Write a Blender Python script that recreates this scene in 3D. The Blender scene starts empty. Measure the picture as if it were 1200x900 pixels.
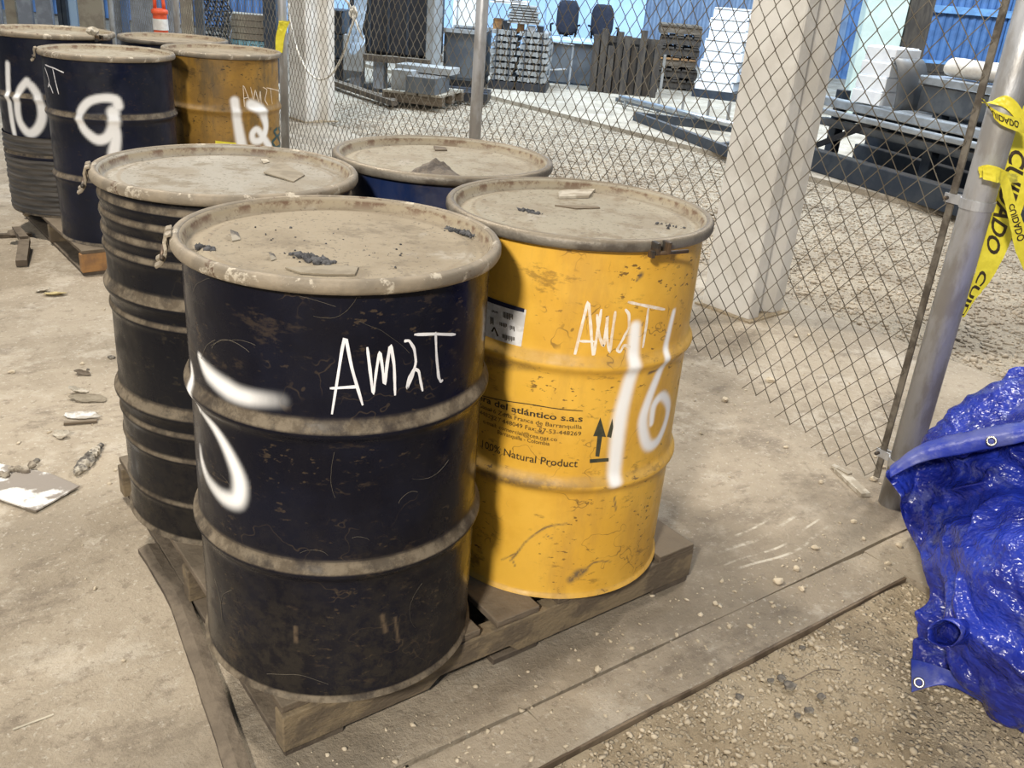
import bpy, bmesh, math, random
import numpy as np
from mathutils import Vector, Matrix, noise as mnoise
random.seed(7); rng = np.random.default_rng(7)
SC = bpy.context.scene; COL = SC.collection
R = math.radians

# ------------------------------------------------------------------ camera
F_PX, PITCH, ROLL, CAM_H = 1073.1, R(23.896), R(4.739), 1.4704
_F = Vector((0, math.cos(PITCH), -math.sin(PITCH))); _R = Vector((1, 0, 0)); _U = _R.cross(_F)
_R, _U = math.cos(ROLL)*_R + math.sin(ROLL)*_U, -math.sin(ROLL)*_R + math.cos(ROLL)*_U
CAM = Vector((0, 0, CAM_H))
cam = bpy.data.cameras.new('camera'); cam.sensor_width = 36; cam.lens = F_PX/1200*36
cam.clip_start = .02; cam.clip_end = 200
co = bpy.data.objects.new('camera', cam); COL.objects.link(co)
m = Matrix((_R, _U, -_F)).transposed().to_4x4(); m.translation = CAM; co.matrix_world = m
SC.camera = co

# ------------------------------------------------------------------ world, lamps, exposure
w = bpy.data.worlds.new('world'); SC.world = w; w.use_nodes = True
bg = w.node_tree.nodes['Background']
bg.inputs['Color'].default_value = (.72, .84, 1.0, 1); bg.inputs['Strength'].default_value = .42
SC.view_settings.view_transform = 'Standard'; SC.view_settings.look = 'None'
SC.view_settings.gamma = 1; SC.view_settings.exposure = -.64
def lamp(name, loc, target, size, power, color, spread=180):
    l = bpy.data.lights.new(name, 'AREA'); l.shape = 'DISK'; l.size = size; l.energy = power; l.color = color
    l.spread = R(spread)
    o = bpy.data.objects.new(name, l); COL.objects.link(o); o.location = loc
    o.rotation_euler = (Vector(target)-Vector(loc)).to_track_quat('-Z', 'Y').to_euler()
WARM = (1, .92, .80); COOL = (.62, .80, 1)
lamp('high_bay_lamp', (-1.25, -2.6, 3.5), (0, 2, .3), .5, 560, WARM)
lamp('high_bay_lamp', (-3.6, 4.6, 6.5), (-.5, 2.2, 0), .8, 760, WARM)
lamp('high_bay_lamp', (3.6, 5.4, 6.5), (.2, 2.2, 0), .8, 470, WARM)
lamp('high_bay_lamp', (3.5, 9.5, 7.5), (1.5, 11, 0), 1.5, 900, (.9, .95, 1))
lamp('back_wall_fill', (-2, 12, 7.5), (-1, 18, .5), 3, 2200, COOL)  # two added cool lights overhead, aimed at the far walls for door daylight
lamp('back_wall_fill', (7, 12, 7.5), (5, 19, .5), 3, 2200, COOL)

# ------------------------------------------------------------------ pixel helpers (1200 x 900)
def ray(px, py): return (_F*F_PX + _R*(px-600) - _U*(py-450)).normalized()
def at(px, py, z=0.):
    d = ray(px, py); return CAM + d*((z-CAM_H)/d.z)
def W(px, py, Y):
    d = ray(px, py); return CAM + d*(Y/d.y)
def pxm(P): return (Vector(P)-CAM).dot(_F)/F_PX          # metres per pixel at P

# ------------------------------------------------------------------ materials
def NT(name):
    mt = bpy.data.materials.new(name); mt.use_nodes = True
    nt = mt.node_tree; b = nt.nodes['Principled BSDF']; return mt, nt, b
def nd(nt, t, **kw):
    n = nt.nodes.new(t)
    for k, v in kw.items(): setattr(n, k, v)
    return n
def rgba(c): return (c[0], c[1], c[2], 1)
def tex(nt, scale, detail=6, rough=.6, vec=None, stretch=None, kind='Object'):
    tc = nd(nt, 'ShaderNodeTexCoord'); v = tc.outputs[kind]
    if stretch:
        mp = nd(nt, 'ShaderNodeMapping'); mp.inputs['Scale'].default_value = stretch
        nt.links.new(v, mp.inputs['Vector']); v = mp.outputs['Vector']
    n = nd(nt, 'ShaderNodeTexNoise'); n.inputs['Scale'].default_value = scale
    n.inputs['Detail'].default_value = detail; n.inputs['Roughness'].default_value = rough
    nt.links.new(v, n.inputs['Vector']); return n.outputs['Fac']
def ramp(nt, v, a, b, ca=0., cb=1.):
    n = nd(nt, 'ShaderNodeMapRange'); n.clamp = True; n.interpolation_type = 'SMOOTHSTEP'
    n.inputs['From Min'].default_value = a; n.inputs['From Max'].default_value = b
    n.inputs['To Min'].default_value = ca; n.inputs['To Max'].default_value = cb
    nt.links.new(v, n.inputs['Value']); return n.outputs['Result']
def mth(nt, op, a, b=None):
    n = nd(nt, 'ShaderNodeMath', operation=op)
    for i, x in enumerate((a, b)):
        if x is None: continue
        if isinstance(x, (int, float)): n.inputs[i].default_value = x
        else: nt.links.new(x, n.inputs[i])
    return n.outputs[0]
def mix(nt, f, a, b):
    n = nd(nt, 'ShaderNodeMix', data_type='RGBA')
    if isinstance(f, (int, float)): n.inputs[0].default_value = f
    else: nt.links.new(f, n.inputs[0])
    for i, x in ((6, a), (7, b)):
        if isinstance(x, tuple): n.inputs[i].default_value = rgba(x)
        else: nt.links.new(x, n.inputs[i])
    return n.outputs[2]
def bump(nt, b, h, strength, dist=.01):
    n = nd(nt, 'ShaderNodeBump'); n.inputs['Strength'].default_value = strength; n.inputs['Distance'].default_value = dist
    nt.links.new(h, n.inputs['Height']); nt.links.new(n.outputs['Normal'], b.inputs['Normal'])
DUST = (.30, .245, .175)
def up_dust(nt, lo=.12, hi=.7, amt=.9):
    g = nd(nt, 'ShaderNodeNewGeometry'); s = nd(nt, 'ShaderNodeSeparateXYZ'); nt.links.new(g.outputs['Normal'], s.inputs[0])
    return ramp(nt, s.outputs['Z'], lo, hi, 0, amt)
def attr(nt, name):
    a = nd(nt, 'ShaderNodeAttribute'); a.attribute_name = name; return a.outputs['Fac']
def mat(name, col, rough=.6, metal=0., col2=None, scale=6., bs=0., bscale=60., dust=0., stretch=None, spec=.5, lo=.42, hi=.58, dustcol=DUST):
    mt, nt, b = NT(name)
    c2 = col2 or tuple(x*.72 for x in col)
    c = mix(nt, ramp(nt, tex(nt, scale, stretch=stretch), lo, hi), col, c2)
    if dust: c = mix(nt, mth(nt, 'MULTIPLY', up_dust(nt, amt=dust), ramp(nt, tex(nt, scale*2), .3, .55, .55, 1)), c, dustcol)
    nt.links.new(c, b.inputs['Base Color'])
    b.inputs['Roughness'].default_value = rough; b.inputs['Metallic'].default_value = metal
    b.inputs['Specular IOR Level'].default_value = spec
    if bs: bump(nt, b, tex(nt, bscale, stretch=stretch), bs)
    return mt
def drum_paint(name, col, col2, rough=.3, dirt=.25, speck=(.12, .075, .03), speck_amt=.7, dirtcol=(.09, .075, .055), dust=.95, spec=.5, low=.0):
    mt, nt, b = NT(name)
    c = mix(nt, ramp(nt, tex(nt, 5.), .42, .6), col, col2)
    streak = ramp(nt, tex(nt, 7., 9, .7, stretch=(1, 1, .3)), .46, .66, 0, dirt)
    c = mix(nt, streak, c, dirtcol)
    if low:                                                          # splash dirt kicked up on the lowest third
        tc = nd(nt, 'ShaderNodeTexCoord'); s = nd(nt, 'ShaderNodeSeparateXYZ'); nt.links.new(tc.outputs['Object'], s.inputs[0])
        h = mth(nt, 'ADD', s.outputs['Z'], mth(nt, 'MULTIPLY', tex(nt, 6., 6, .7), .5))
        c = mix(nt, mth(nt, 'MULTIPLY', ramp(nt, h, .72, .3, 0, low), ramp(nt, tex(nt, 30., 6, .75), .4, .6, .3, 1)), c, dirtcol)
    cl = ramp(nt, tex(nt, 8., 4, .6), .47, .62)                      # chips and scuffs in clusters
    sp = ramp(nt, tex(nt, 70., 4, .6, stretch=(.7, .7, 1.5)), .60, .645)
    c = mix(nt, mth(nt, 'MULTIPLY', mth(nt, 'MULTIPLY', sp, cl), speck_amt), c, speck)
    sm = ramp(nt, tex(nt, 15., 7, .7, stretch=(.5, .5, 1.3)), .585, .66)
    c = mix(nt, mth(nt, 'MULTIPLY', sm, speck_amt*.55), c, speck)
    hair = ramp(nt, mth(nt, 'ABSOLUTE', mth(nt, 'SUBTRACT', tex(nt, 9., 3, .5), .5)), .006, .002)
    c = mix(nt, mth(nt, 'MULTIPLY', mth(nt, 'MULTIPLY', hair, ramp(nt, tex(nt, 5., 3), .52, .6)), speck_amt*.7), c, speck)
    c = mix(nt, mth(nt, 'MULTIPLY', attr(nt, 'scuff'), ramp(nt, tex(nt, 40., 6, .75), .38, .55, .45, .95)), c, (.115, .085, .058))
    c = mix(nt, attr(nt, 'spray'), c, (.90, .90, .90))
    d = mth(nt, 'MULTIPLY', up_dust(nt, .05, .38, dust), ramp(nt, tex(nt, 14., 7, .75), .38, .56, .45, 1))
    d = mth(nt, 'MULTIPLY', d, mth(nt, 'SUBTRACT', 1., attr(nt, 'spray')))
    dc = mix(nt, ramp(nt, tex(nt, 22., 7, .75), .42, .6), (.20, .165, .12), (.115, .092, .066))
    c = mix(nt, d, c, dc)
    nt.links.new(c, b.inputs['Base Color'])
    r = mth(nt, 'ADD', ramp(nt, tex(nt, 11.), .4, .6, rough, rough+.18), mth(nt, 'MULTIPLY', d, .45))
    nt.links.new(r, b.inputs['Roughness']); b.inputs['Specular IOR Level'].default_value = spec
    bump(nt, b, tex(nt, 9., 3), .12, .02)
    return mt
def lid_mat(name, a, b_, c_, seed=0.):
    mt, nt, b = NT(name)
    c = mix(nt, ramp(nt, tex(nt, 4., 7, .65), .44, .57), a, b_)
    c = mix(nt, ramp(nt, tex(nt, 9.+seed, 9, .72), .51, .62, 0, .85), c, c_)
    c = mix(nt, ramp(nt, tex(nt, 3.+seed, 6, .7), .57, .66, 0, .6), c, (.37, .345, .30))
    tc = nd(nt, 'ShaderNodeTexCoord'); ln = nd(nt, 'ShaderNodeVectorMath', operation='LENGTH')
    mp = nd(nt, 'ShaderNodeMapping'); mp.inputs['Scale'].default_value = (1, 1, 0); nt.links.new(tc.outputs['Object'], mp.inputs['Vector']); nt.links.new(mp.outputs['Vector'], ln.inputs[0])
    rad = mth(nt, 'ADD', ln.outputs['Value'], mth(nt, 'MULTIPLY', tex(nt, 7., 4), .03))
    for r0 in (.245, .272):                                          # dirt lying along the pressed rings
        c = mix(nt, mth(nt, 'MULTIPLY', ramp(nt, mth(nt, 'ABSOLUTE', mth(nt, 'SUBTRACT', rad, r0+.015)), .007, .001), .5), c, (.21, .165, .11))
    c = mix(nt, ramp(nt, tex(nt, 110., 3, .6), .60, .66, 0, .7), c, (.11, .09, .065))
    # rust and scale low on the turned-up wall
    g = nd(nt, 'ShaderNodeNewGeometry'); s = nd(nt, 'ShaderNodeSeparateXYZ'); nt.links.new(g.outputs['Normal'], s.inputs[0])
    wall = ramp(nt, s.outputs['Z'], .75, .35)
    rc = mix(nt, ramp(nt, tex(nt, 26., 5, .7), .45, .6), (.30, .25, .17), (.13, .075, .045))
    c = mix(nt, wall, c, rc)
    nt.links.new(c, b.inputs['Base Color']); b.inputs['Roughness'].default_value = .78
    bump(nt, b, tex(nt, 60., 6, .7), .35, .004)
    return mt
M = {}
M['black'] = drum_paint('black_paint', (.004, .0045, .010), (.006, .007, .015), .2, .06, speck=(.12, .085, .05), speck_amt=.35, dirtcol=(.04, .034, .026), spec=.13, low=.6)
M['blackrib'] = drum_paint('black_paint_ribbed', (.005, .0055, .009), (.007, .0075, .011), .25, .13, speck=(.08, .065, .04), speck_amt=.25, dirtcol=(.038, .032, .024), spec=.16, low=.4)
M['navy'] = drum_paint('navy_paint', (.004, .0065, .018), (.006, .009, .026), .3, .2, speck_amt=.2, dirtcol=(.024, .024, .027), spec=.3)
M['blue'] = drum_paint('blue_paint', (.006, .018, .075), (.005, .014, .055), .3, .2, speck_amt=.2)
M['yellow'] = drum_paint('yellow_paint', (.74, .43, .055), (.67, .37, .04), .36, .42, speck=(.09, .048, .02), speck_amt=.85, dirtcol=(.42, .23, .05), dust=.3)
M['ochre'] = drum_paint('ochre_paint', (.36, .20, .035), (.26, .145, .03), .45, .8, speck=(.04, .027, .015), speck_amt=.95, dirtcol=(.10, .075, .04), dust=.4)
M['wrap'] = mat('dirty_wrap', (.055, .052, .05), .5, 0, (.10, .09, .08), 9., .5, 25., stretch=(.4, .4, 3), spec=.4)
M['lid_tan'] = lid_mat('lid_tan', (.225, .185, .128), (.265, .222, .158), (.175, .142, .098))
M['lid_grey'] = lid_mat('lid_grey', (.225, .195, .148), (.275, .255, .215), (.175, .145, .10), 2.)
M['lid_pale'] = lid_mat('lid_pale', (.25, .215, .16), (.29, .26, .20), (.195, .155, .105), 4.)
def ring_mat():
    mt, nt, b = NT('ring_dusty_steel')
    c = mix(nt, ramp(nt, tex(nt, 10.), .4, .6), (.27, .225, .165), (.19, .16, .12))
    c = mix(nt, ramp(nt, tex(nt, 16., 6, .7), .56, .62), c, (.46, .41, .33))
    c = mix(nt, ramp(nt, tex(nt, 22., 6, .7), .60, .66), c, (.11, .07, .045))
    nt.links.new(c, b.inputs['Base Color']); b.inputs['Roughness'].default_value = .62; b.inputs['Metallic'].default_value = .15
    bump(nt, b, tex(nt, 70., 6), .4, .004); return mt
M['ring'] = ring_mat()
M['ring_dark'] = mat('ring_dark_steel', (.20, .18, .15), .5, .3, (.10, .085, .07), 12., .3, 60., dust=.7, dustcol=(.25, .205, .145))
M['steel'] = mat('grey_steel', (.35, .34, .32), .45, .6, (.22, .2, .18), 15., .2, 80.)
M['bolt'] = mat('rusty_bolt', (.05, .045, .04), .5, .4, (.11, .07, .04), 30.)
M['galv'] = mat('galvanised_steel', (.46, .47, .49), .45, .45, (.34, .33, .32), 14., .2, 60., stretch=(1, 1, .35))
M['wire'] = mat('chain_link_wire', (.19, .17, .135), .55, .25, (.12, .10, .07), 2.)
M['white_mark'] = mat('white_marker', (.83, .83, .86), .5, 0, (.72, .72, .76), 30.)
M['pink_mark'] = mat('worn_white_marker', (.82, .76, .68), .55, 0, (.72, .58, .42), 40.)
M['ink'] = mat('black_print', (.035, .025, .012), .6, 0, (.09, .055, .02), 60., lo=.5, hi=.7)
M['arrow_ink'] = mat('dark_green_print', (.03, .035, .022), .6, 0, (.05, .05, .03), 40.)
M['paper'] = mat('grey_paper', (.72, .72, .73), .7, 0, (.55, .54, .53), 30.)
M['navyband'] = mat('navy_label_band', (.012, .014, .04), .5)
M['wood'] = mat('dusty_pallet_wood', (.155, .12, .085), .85, 0, (.10, .075, .05), 9., .6, 40., stretch=(.6, .6, 3), dust=.6, dustcol=(.215, .175, .125))
M['wood_face'] = mat('worn_pallet_wood', (.215, .165, .10), .85, 0, (.12, .092, .062), 8., .5, 50., stretch=(1, 1, 2))
M['wood_dark'] = mat('dark_wood', (.075, .057, .042), .85, 0, (.115, .09, .066), 12., .6, 40., dust=.25)
M['wood_orange'] = mat('fresh_wood', (.36, .19, .07), .8, 0, (.24, .13, .06), 9., .4, 40.)
M['crumb'] = mat('charcoal_crumbs', (.035, .035, .038), .9, 0, (.08, .08, .085), 60.)
M['mound'] = mat('grey_brown_dirt', (.11, .095, .085), .95, 0, (.17, .145, .12), 40., .5, 120.)
M['card'] = mat('dusty_card', (.25, .215, .16), .8, 0, (.19, .16, .115), 18.)
M['flake'] = mat('pale_flakes', (.46, .42, .35), .8, 0, (.30, .26, .20), 22.)
M['stone'] = mat('pale_stones', (.60, .52, .395), .9, 0, (.42, .35, .25), 3., lo=.35, hi=.65)
M['stone_grey'] = mat('yard_gravel', (.45, .385, .30), .9, 0, (.29, .24, .18), 2.5, lo=.35, hi=.65)
M['stone_dark'] = mat('dark_lump', (.10, .09, .08), .9, 0, (.3, .27, .22), 20.)
M['concrete'] = mat('column_concrete', (.70, .68, .64), .85, 0, (.60, .575, .53), 3., .15, 60.)
M['tape'] = mat('yellow_tape', (.90, .80, .07), .38, 0, (.80, .70, .05), 20.)
M['rope'] = mat('white_rope', (.80, .79, .74), .8, 0, (.6, .58, .52), 60.)
def floor_mat():
    mt, nt, b = NT('dusty_concrete')
    c = mix(nt, ramp(nt, tex(nt, 1.2, 9, .65), .43, .58), (.395, .335, .255), (.30, .25, .185))
    c = mix(nt, ramp(nt, tex(nt, 3.1, 10, .75), .51, .62, 0, .75), c, (.49, .435, .355))
    c = mix(nt, ramp(nt, tex(nt, 2.2, 9, .75, stretch=(1, 1.7, 1)), .52, .64, 0, .75), c, (.185, .15, .112))
    c = mix(nt, ramp(nt, tex(nt, 26., 6, .75), .54, .63, 0, .6), c, (.21, .17, .125))
    c = mix(nt, ramp(nt, tex(nt, 60., 5, .7), .57, .64, 0, .6), c, (.55, .50, .42))
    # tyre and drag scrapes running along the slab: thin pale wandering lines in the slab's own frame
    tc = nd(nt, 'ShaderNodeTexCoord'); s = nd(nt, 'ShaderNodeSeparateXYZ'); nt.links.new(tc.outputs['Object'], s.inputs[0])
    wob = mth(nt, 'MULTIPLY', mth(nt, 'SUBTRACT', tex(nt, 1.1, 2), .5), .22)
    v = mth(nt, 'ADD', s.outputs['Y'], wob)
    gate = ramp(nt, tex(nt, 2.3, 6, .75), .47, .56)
    dark_band = mth(nt, 'MULTIPLY', ramp(nt, mth(nt, 'ADD', v, mth(nt, 'MULTIPLY', tex(nt, 4., 6, .7), .5)), 1.95, 1.55), ramp(nt, tex(nt, 3., 8, .7), .36, .58, .25, .8))  # darker band on the floor side of the kerb, broken up by noise
    c = mix(nt, mth(nt, 'MULTIPLY', dark_band, ramp(nt, s.outputs['Y'], 1.15, 1.24, .15, 1)), c, (.20, .165, .12))
    rng_u = mth(nt, 'MULTIPLY', ramp(nt, s.outputs['X'], 1.75, 1.95), ramp(nt, s.outputs['X'], 2.55, 2.3))
    for v0, wd in ((1.33, .004), (1.365, .003), (1.42, .005), (1.46, .003)):
        ln = ramp(nt, mth(nt, 'ABSOLUTE', mth(nt, 'SUBTRACT', v, v0)), wd*1.8, wd*.5)
        c = mix(nt, mth(nt, 'MULTIPLY', mth(nt, 'MULTIPLY', ln, rng_u), mth(nt, 'MULTIPLY', gate, .85)), c, (.60, .55, .46))
    nt.links.new(c, b.inputs['Base Color'])
    b.inputs['Roughness'].default_value = .82
    h = mth(nt, 'ADD', tex(nt, 9., 9, .72), mth(nt, 'MULTIPLY', tex(nt, 90., 4, .7), .4))
    bump(nt, b, h, .8, .014)
    return mt
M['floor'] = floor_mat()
def dirt_mat(name, c0, c1, c2, sc):
    mt, nt, b = NT(name)
    c = mix(nt, ramp(nt, tex(nt, 2.5, 8, .7), .43, .58), c0, c1)
    v = nd(nt, 'ShaderNodeTexVoronoi'); v.inputs['Scale'].default_value = sc; v.inputs['Randomness'].default_value = 1
    tc = nd(nt, 'ShaderNodeTexCoord'); nt.links.new(tc.outputs['Object'], v.inputs['Vector'])
    s = nd(nt, 'ShaderNodeSeparateXYZ'); nt.links.new(v.outputs['Color'], s.inputs[0])
    st = mth(nt, 'MULTIPLY', ramp(nt, v.outputs['Distance'], .52, .30), ramp(nt, s.outputs['X'], .35, .55))
    c = mix(nt, mth(nt, 'MULTIPLY', st, .8), c, mix(nt, s.outputs['Y'], c2, c0))
    c = mix(nt, ramp(nt, tex(nt, 40., 6, .75), .55, .64, 0, .7), c, tuple(x*.6 for x in c1))
    nt.links.new(c, b.inputs['Base Color']); b.inputs['Roughness'].default_value = .95
    bump(nt, b, mth(nt, 'ADD', mth(nt, 'MULTIPLY', st, .6), tex(nt, sc*.4, 7, .75)), .9, .02); return mt
M['dirt'] = dirt_mat('gravel_dirt', (.50, .41, .285), (.39, .31, .205), (.62, .54, .41), 75.)
M['dirt_yard'] = dirt_mat('yard_dirt', (.40, .34, .255), (.31, .26, .195), (.50, .44, .35), 45.)

# ------------------------------------------------------------------ mesh helpers
def tag(o, label=None, cat=None, group=None, kind=None):
    for k, v in (('label', label), ('category', cat), ('group', group), ('kind', kind)):
        if v: o[k] = v
    return o
def thing(name, label, cat, loc=(0, 0, 0), rotz=0, group=None):
    o = bpy.data.objects.new(name, None); COL.objects.link(o); o.location = loc; o.rotation_euler = (0, 0, rotz)
    o.empty_display_size = .05
    return tag(o, label, cat, group)
def link(name, me, material, parent=None, smooth=False):
    if material is not None: me.materials.append(material)
    if smooth: me.polygons.foreach_set('use_smooth', [True]*len(me.polygons))
    o = bpy.data.objects.new(name, me); COL.objects.link(o)
    if parent is not None: o.parent = parent
    return o
class MB:
    """collects shapes for ONE mesh object"""
    def __init__(s): s.v = []; s.f = []
    def add(s, vs, fs):
        n = len(s.v); s.v += [tuple(v) for v in vs]; s.f += [tuple(i+n for i in f) for f in fs]; return s
    def box(s, c, d, rz=0, bev=0, axes=None):
        x, y, z = (k/2 for k in d)
        if axes is None:
            ca, sa = math.cos(rz), math.sin(rz); axes = ((ca, sa, 0), (-sa, ca, 0), (0, 0, 1))
        a, b, u = (Vector(k) for k in axes); c = Vector(c)
        vs = [c + a*(sx*x) + b*(sy*y) + u*(sz*z) for sz in (-1, 1) for sy in (-1, 1) for sx in (-1, 1)]
        return s.add(vs, [(0, 2, 3, 1), (4, 5, 7, 6), (0, 1, 5, 4), (2, 6, 7, 3), (0, 4, 6, 2), (1, 3, 7, 5)])
    def beam(s, p, q, wd, ht, up=(0, 0, 1)):
        p, q = Vector(p), Vector(q); a = (q-p); L = a.length; a.normalize(); b = Vector(up).cross(a)
        if b.length < 1e-4: b = Vector((1, 0, 0)).cross(a)
        b.normalize(); u = a.cross(b)
        return s.box((p+q)/2, (L, wd, ht), axes=(a, b, u))
    def tube(s, pts, r, n=8, cap=True):
        pts = [Vector(p) for p in pts]; rr = r if isinstance(r, (list, tuple)) else [r]*len(pts)
        vs = []; prev = None
        for i, p in enumerate(pts):
            t = (pts[min(i+1, len(pts)-1)] - pts[max(i-1, 0)]).normalized()
            if prev is None: a = t.orthogonal().normalized()
            else:
                a = prev - t*prev.dot(t); a = a.normalized() if a.length > 1e-6 else t.orthogonal().normalized()
            prev = a; b = t.cross(a)
            vs += [p + (a*math.cos(2*math.pi*k/n) + b*math.sin(2*math.pi*k/n))*rr[i] for k in range(n)]
        fs = [(i*n+k, i*n+(k+1) % n, (i+1)*n+(k+1) % n, (i+1)*n+k) for i in range(len(pts)-1) for k in range(n)]
        if cap: fs += [tuple(range(n-1, -1, -1)), tuple(range((len(pts)-1)*n, len(pts)*n))]
        return s.add(vs, fs)
    def lathe(s, prof, n=48, c=(0, 0, 0), a0=0, a1=2*math.pi, closed=False):
        full = abs(a1-a0-2*math.pi) < 1e-6; m_ = n if full else n+1
        vs = [(c[0]+r*math.cos(a0+(a1-a0)*k/n), c[1]+r*math.sin(a0+(a1-a0)*k/n), c[2]+z) for k in range(m_) for r, z in prof]
        L = len(prof); fs = []
        for k in range(n):
            k2 = (k+1) % m_
            for j in range(L if closed else L-1):
                j2 = (j+1) % L; fs.append((k*L+j, k2*L+j, k2*L+j2, k*L+j2))
        return s.add(vs, fs)
    def torus(s, c, R_, r, axis=(0, 0, 1), n=20, k=8):
        ax = Vector(axis).normalized(); a = ax.orthogonal().normalized(); b = ax.cross(a); c = Vector(c)
        vs = []
        for i in range(n):
            t = 2*math.pi*i/n; d = a*math.cos(t)+b*math.sin(t)
            vs += [c + d*(R_+r*math.cos(2*math.pi*j/k)) + ax*(r*math.sin(2*math.pi*j/k)) for j in range(k)]
        fs = [(i*k+j, ((i+1) % n)*k+j, ((i+1) % n)*k+(j+1) % k, i*k+(j+1) % k) for i in range(n) for j in range(k)]
        return s.add(vs, fs)
    def grid(s, P):
        nr, nc = len(P), len(P[0])
        return s.add([p for r_ in P for p in r_], [(i*nc+j, i*nc+j+1, (i+1)*nc+j+1, (i+1)*nc+j) for i in range(nr-1) for j in range(nc-1)])
    def rock(s, c, r, seed=0, flat=.7):
        bm = bmesh.new(); bmesh.ops.create_icosphere(bm, subdivisions=2, radius=1)
        rd = random.Random(seed); o = Vector((rd.random()*50, rd.random()*50, rd.random()*50))
        sx, sy = rd.uniform(.75, 1.25), rd.uniform(.75, 1.25)
        vs = []
        for v in bm.verts:
            k = 1 + .45*mnoise.noise(v.co*1.4+o) + .18*mnoise.noise(v.co*4+o)
            vs.append(Vector(c) + Vector((v.co.x*sx, v.co.y*sy, v.co.z*flat))*(r*k))
        s.add(vs, [[v.index for v in f.verts] for f in bm.faces]); bm.free(); return s
    def build(s, name, material, parent=None, smooth=False, local=True, bev=0, seg=2):
        me = bpy.data.meshes.new(name); vs = s.v
        if parent is not None and not local:       # points were given in world space
            root = parent
            while root.parent: root = root.parent
            off = root.location; vs = [(v[0]-off.x, v[1]-off.y, v[2]-off.z) for v in vs]
        me.from_pydata(vs, [], s.f); me.update()
        o = link(name, me, material, parent, smooth)
        if bev:
            b = o.modifiers.new('bevel', 'BEVEL'); b.width = bev; b.segments = seg; b.limit_method = 'ANGLE'; b.angle_limit = R(40)
        return o
def solo(mb, name, material, label, cat, group=None, kind=None, smooth=False, bev=0):
    """a thing of one mesh: origin moved to the base centre"""
    vs = np.array(mb.v); lo, hi = vs.min(0), vs.max(0); c = Vector(((lo[0]+hi[0])/2, (lo[1]+hi[1])/2, lo[2]))
    mb.v = [(v[0]-c.x, v[1]-c.y, v[2]-c.z) for v in mb.v]
    o = mb.build(name, material, None, smooth, bev=bev); o.location = c
    return tag(o, label, cat, group, kind)
def fast(name, V, Fc, material, parent=None):
    me = bpy.data.meshes.new(name); k = Fc.shape[1]
    me.vertices.add(len(V)); me.vertices.foreach_set('co', np.ascontiguousarray(V, dtype=np.float32).ravel())
    me.loops.add(Fc.size); me.loops.foreach_set('vertex_index', np.ascontiguousarray(Fc, dtype=np.int32).ravel())
    me.polygons.add(len(Fc)); me.polygons.foreach_set('loop_start', np.arange(0, Fc.size, k, dtype=np.int32))
    try: me.polygons.foreach_set('loop_total', np.full(len(Fc), k, dtype=np.int32))
    except Exception: pass
    me.update(calc_edges=True); me.validate()
    return link(name, me, material, parent)
def copy_tree(o, parent=None):
    c = o.copy(); COL.objects.link(c)
    if parent is not None: c.parent = parent
    for ch in list(o.children): copy_tree(ch, c)
    return c

# ------------------------------------------------------------------ the yard: slabs, kerb strip, gravel
YAW = R(37.5)                                       # slab, column line and pallets share these axes
UA = Vector((math.cos(YAW), math.sin(YAW), 0)); VB = Vector((-math.sin(YAW), math.cos(YAW), 0))
def uv(u, v, z=0): return UA*u + VB*v + Vector((0, 0, z))
def slab(name, u0, u1, v0, v1, material, parent=None, jit=.006, th=.06, z=0., step=.12, kind=None):
    pts = []; k = lambda t: jit*(mnoise.noise(Vector((t*3.1, 7.7, name.__hash__() % 7)))+.6*mnoise.noise(Vector((t*17., 3.3, 1.))))
    def side(a, b, fn):
        n = max(2, min(60, int(abs(b-a)/step))); return [fn(a+(b-a)*i/n) for i in range(n)]
    pts += side(u0, u1, lambda t: (t, v0+k(t))); pts += side(v0, v1, lambda t: (u1+k(t+9), t))
    pts += side(u1, u0, lambda t: (t, v1+k(t+5))); pts += side(v1, v0, lambda t: (u0+k(t+2), t))
    n = len(pts); mb = MB()
    mb.add([(p[0], p[1], z) for p in pts]+[(p[0], p[1], z-th) for p in pts],
           [tuple(range(n))]+[(i, i+n, (i+1) % n+n, (i+1) % n) for i in range(n)])
    o = mb.build(name, material, parent)
    if parent is None: o.rotation_euler = (0, 0, YAW)
    if kind: o['kind'] = kind
    return o
gmb = MB().box((0, 10, -.09), (70, 70, .08)); ground = gmb.build('ground', M['dirt_yard']); ground['kind'] = 'structure'
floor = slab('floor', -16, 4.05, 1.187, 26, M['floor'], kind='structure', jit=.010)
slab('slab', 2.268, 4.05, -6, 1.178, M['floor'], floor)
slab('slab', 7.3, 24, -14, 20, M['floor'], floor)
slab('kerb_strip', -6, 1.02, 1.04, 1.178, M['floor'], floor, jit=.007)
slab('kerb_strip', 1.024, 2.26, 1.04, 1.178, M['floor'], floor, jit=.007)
edge = MB().box((-1.87, 1.036, -.021), (8.26, .006, .040)); ei = edge.build('edge_iron', mat('rusty_edge', (.10, .07, .045), .8, 0, (.20, .15, .10), 12.), floor)
pit = MB()
NU, NV = 110, 60
P = [[(-3+5.26*j/NU, -3+4.03*i/NV, 0) for j in range(NU+1)] for i in range(NV+1)]
P = [[(x, y, -.014+.010*mnoise.noise(Vector((x*2.2, y*2.2, 0)))+.006*mnoise.noise(Vector((x*9, y*9, 4)))) for x, y, _ in r_] for r_ in P]
pb = pit.grid(P).build('gravel_bed', M['dirt'], floor, smooth=True)

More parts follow.
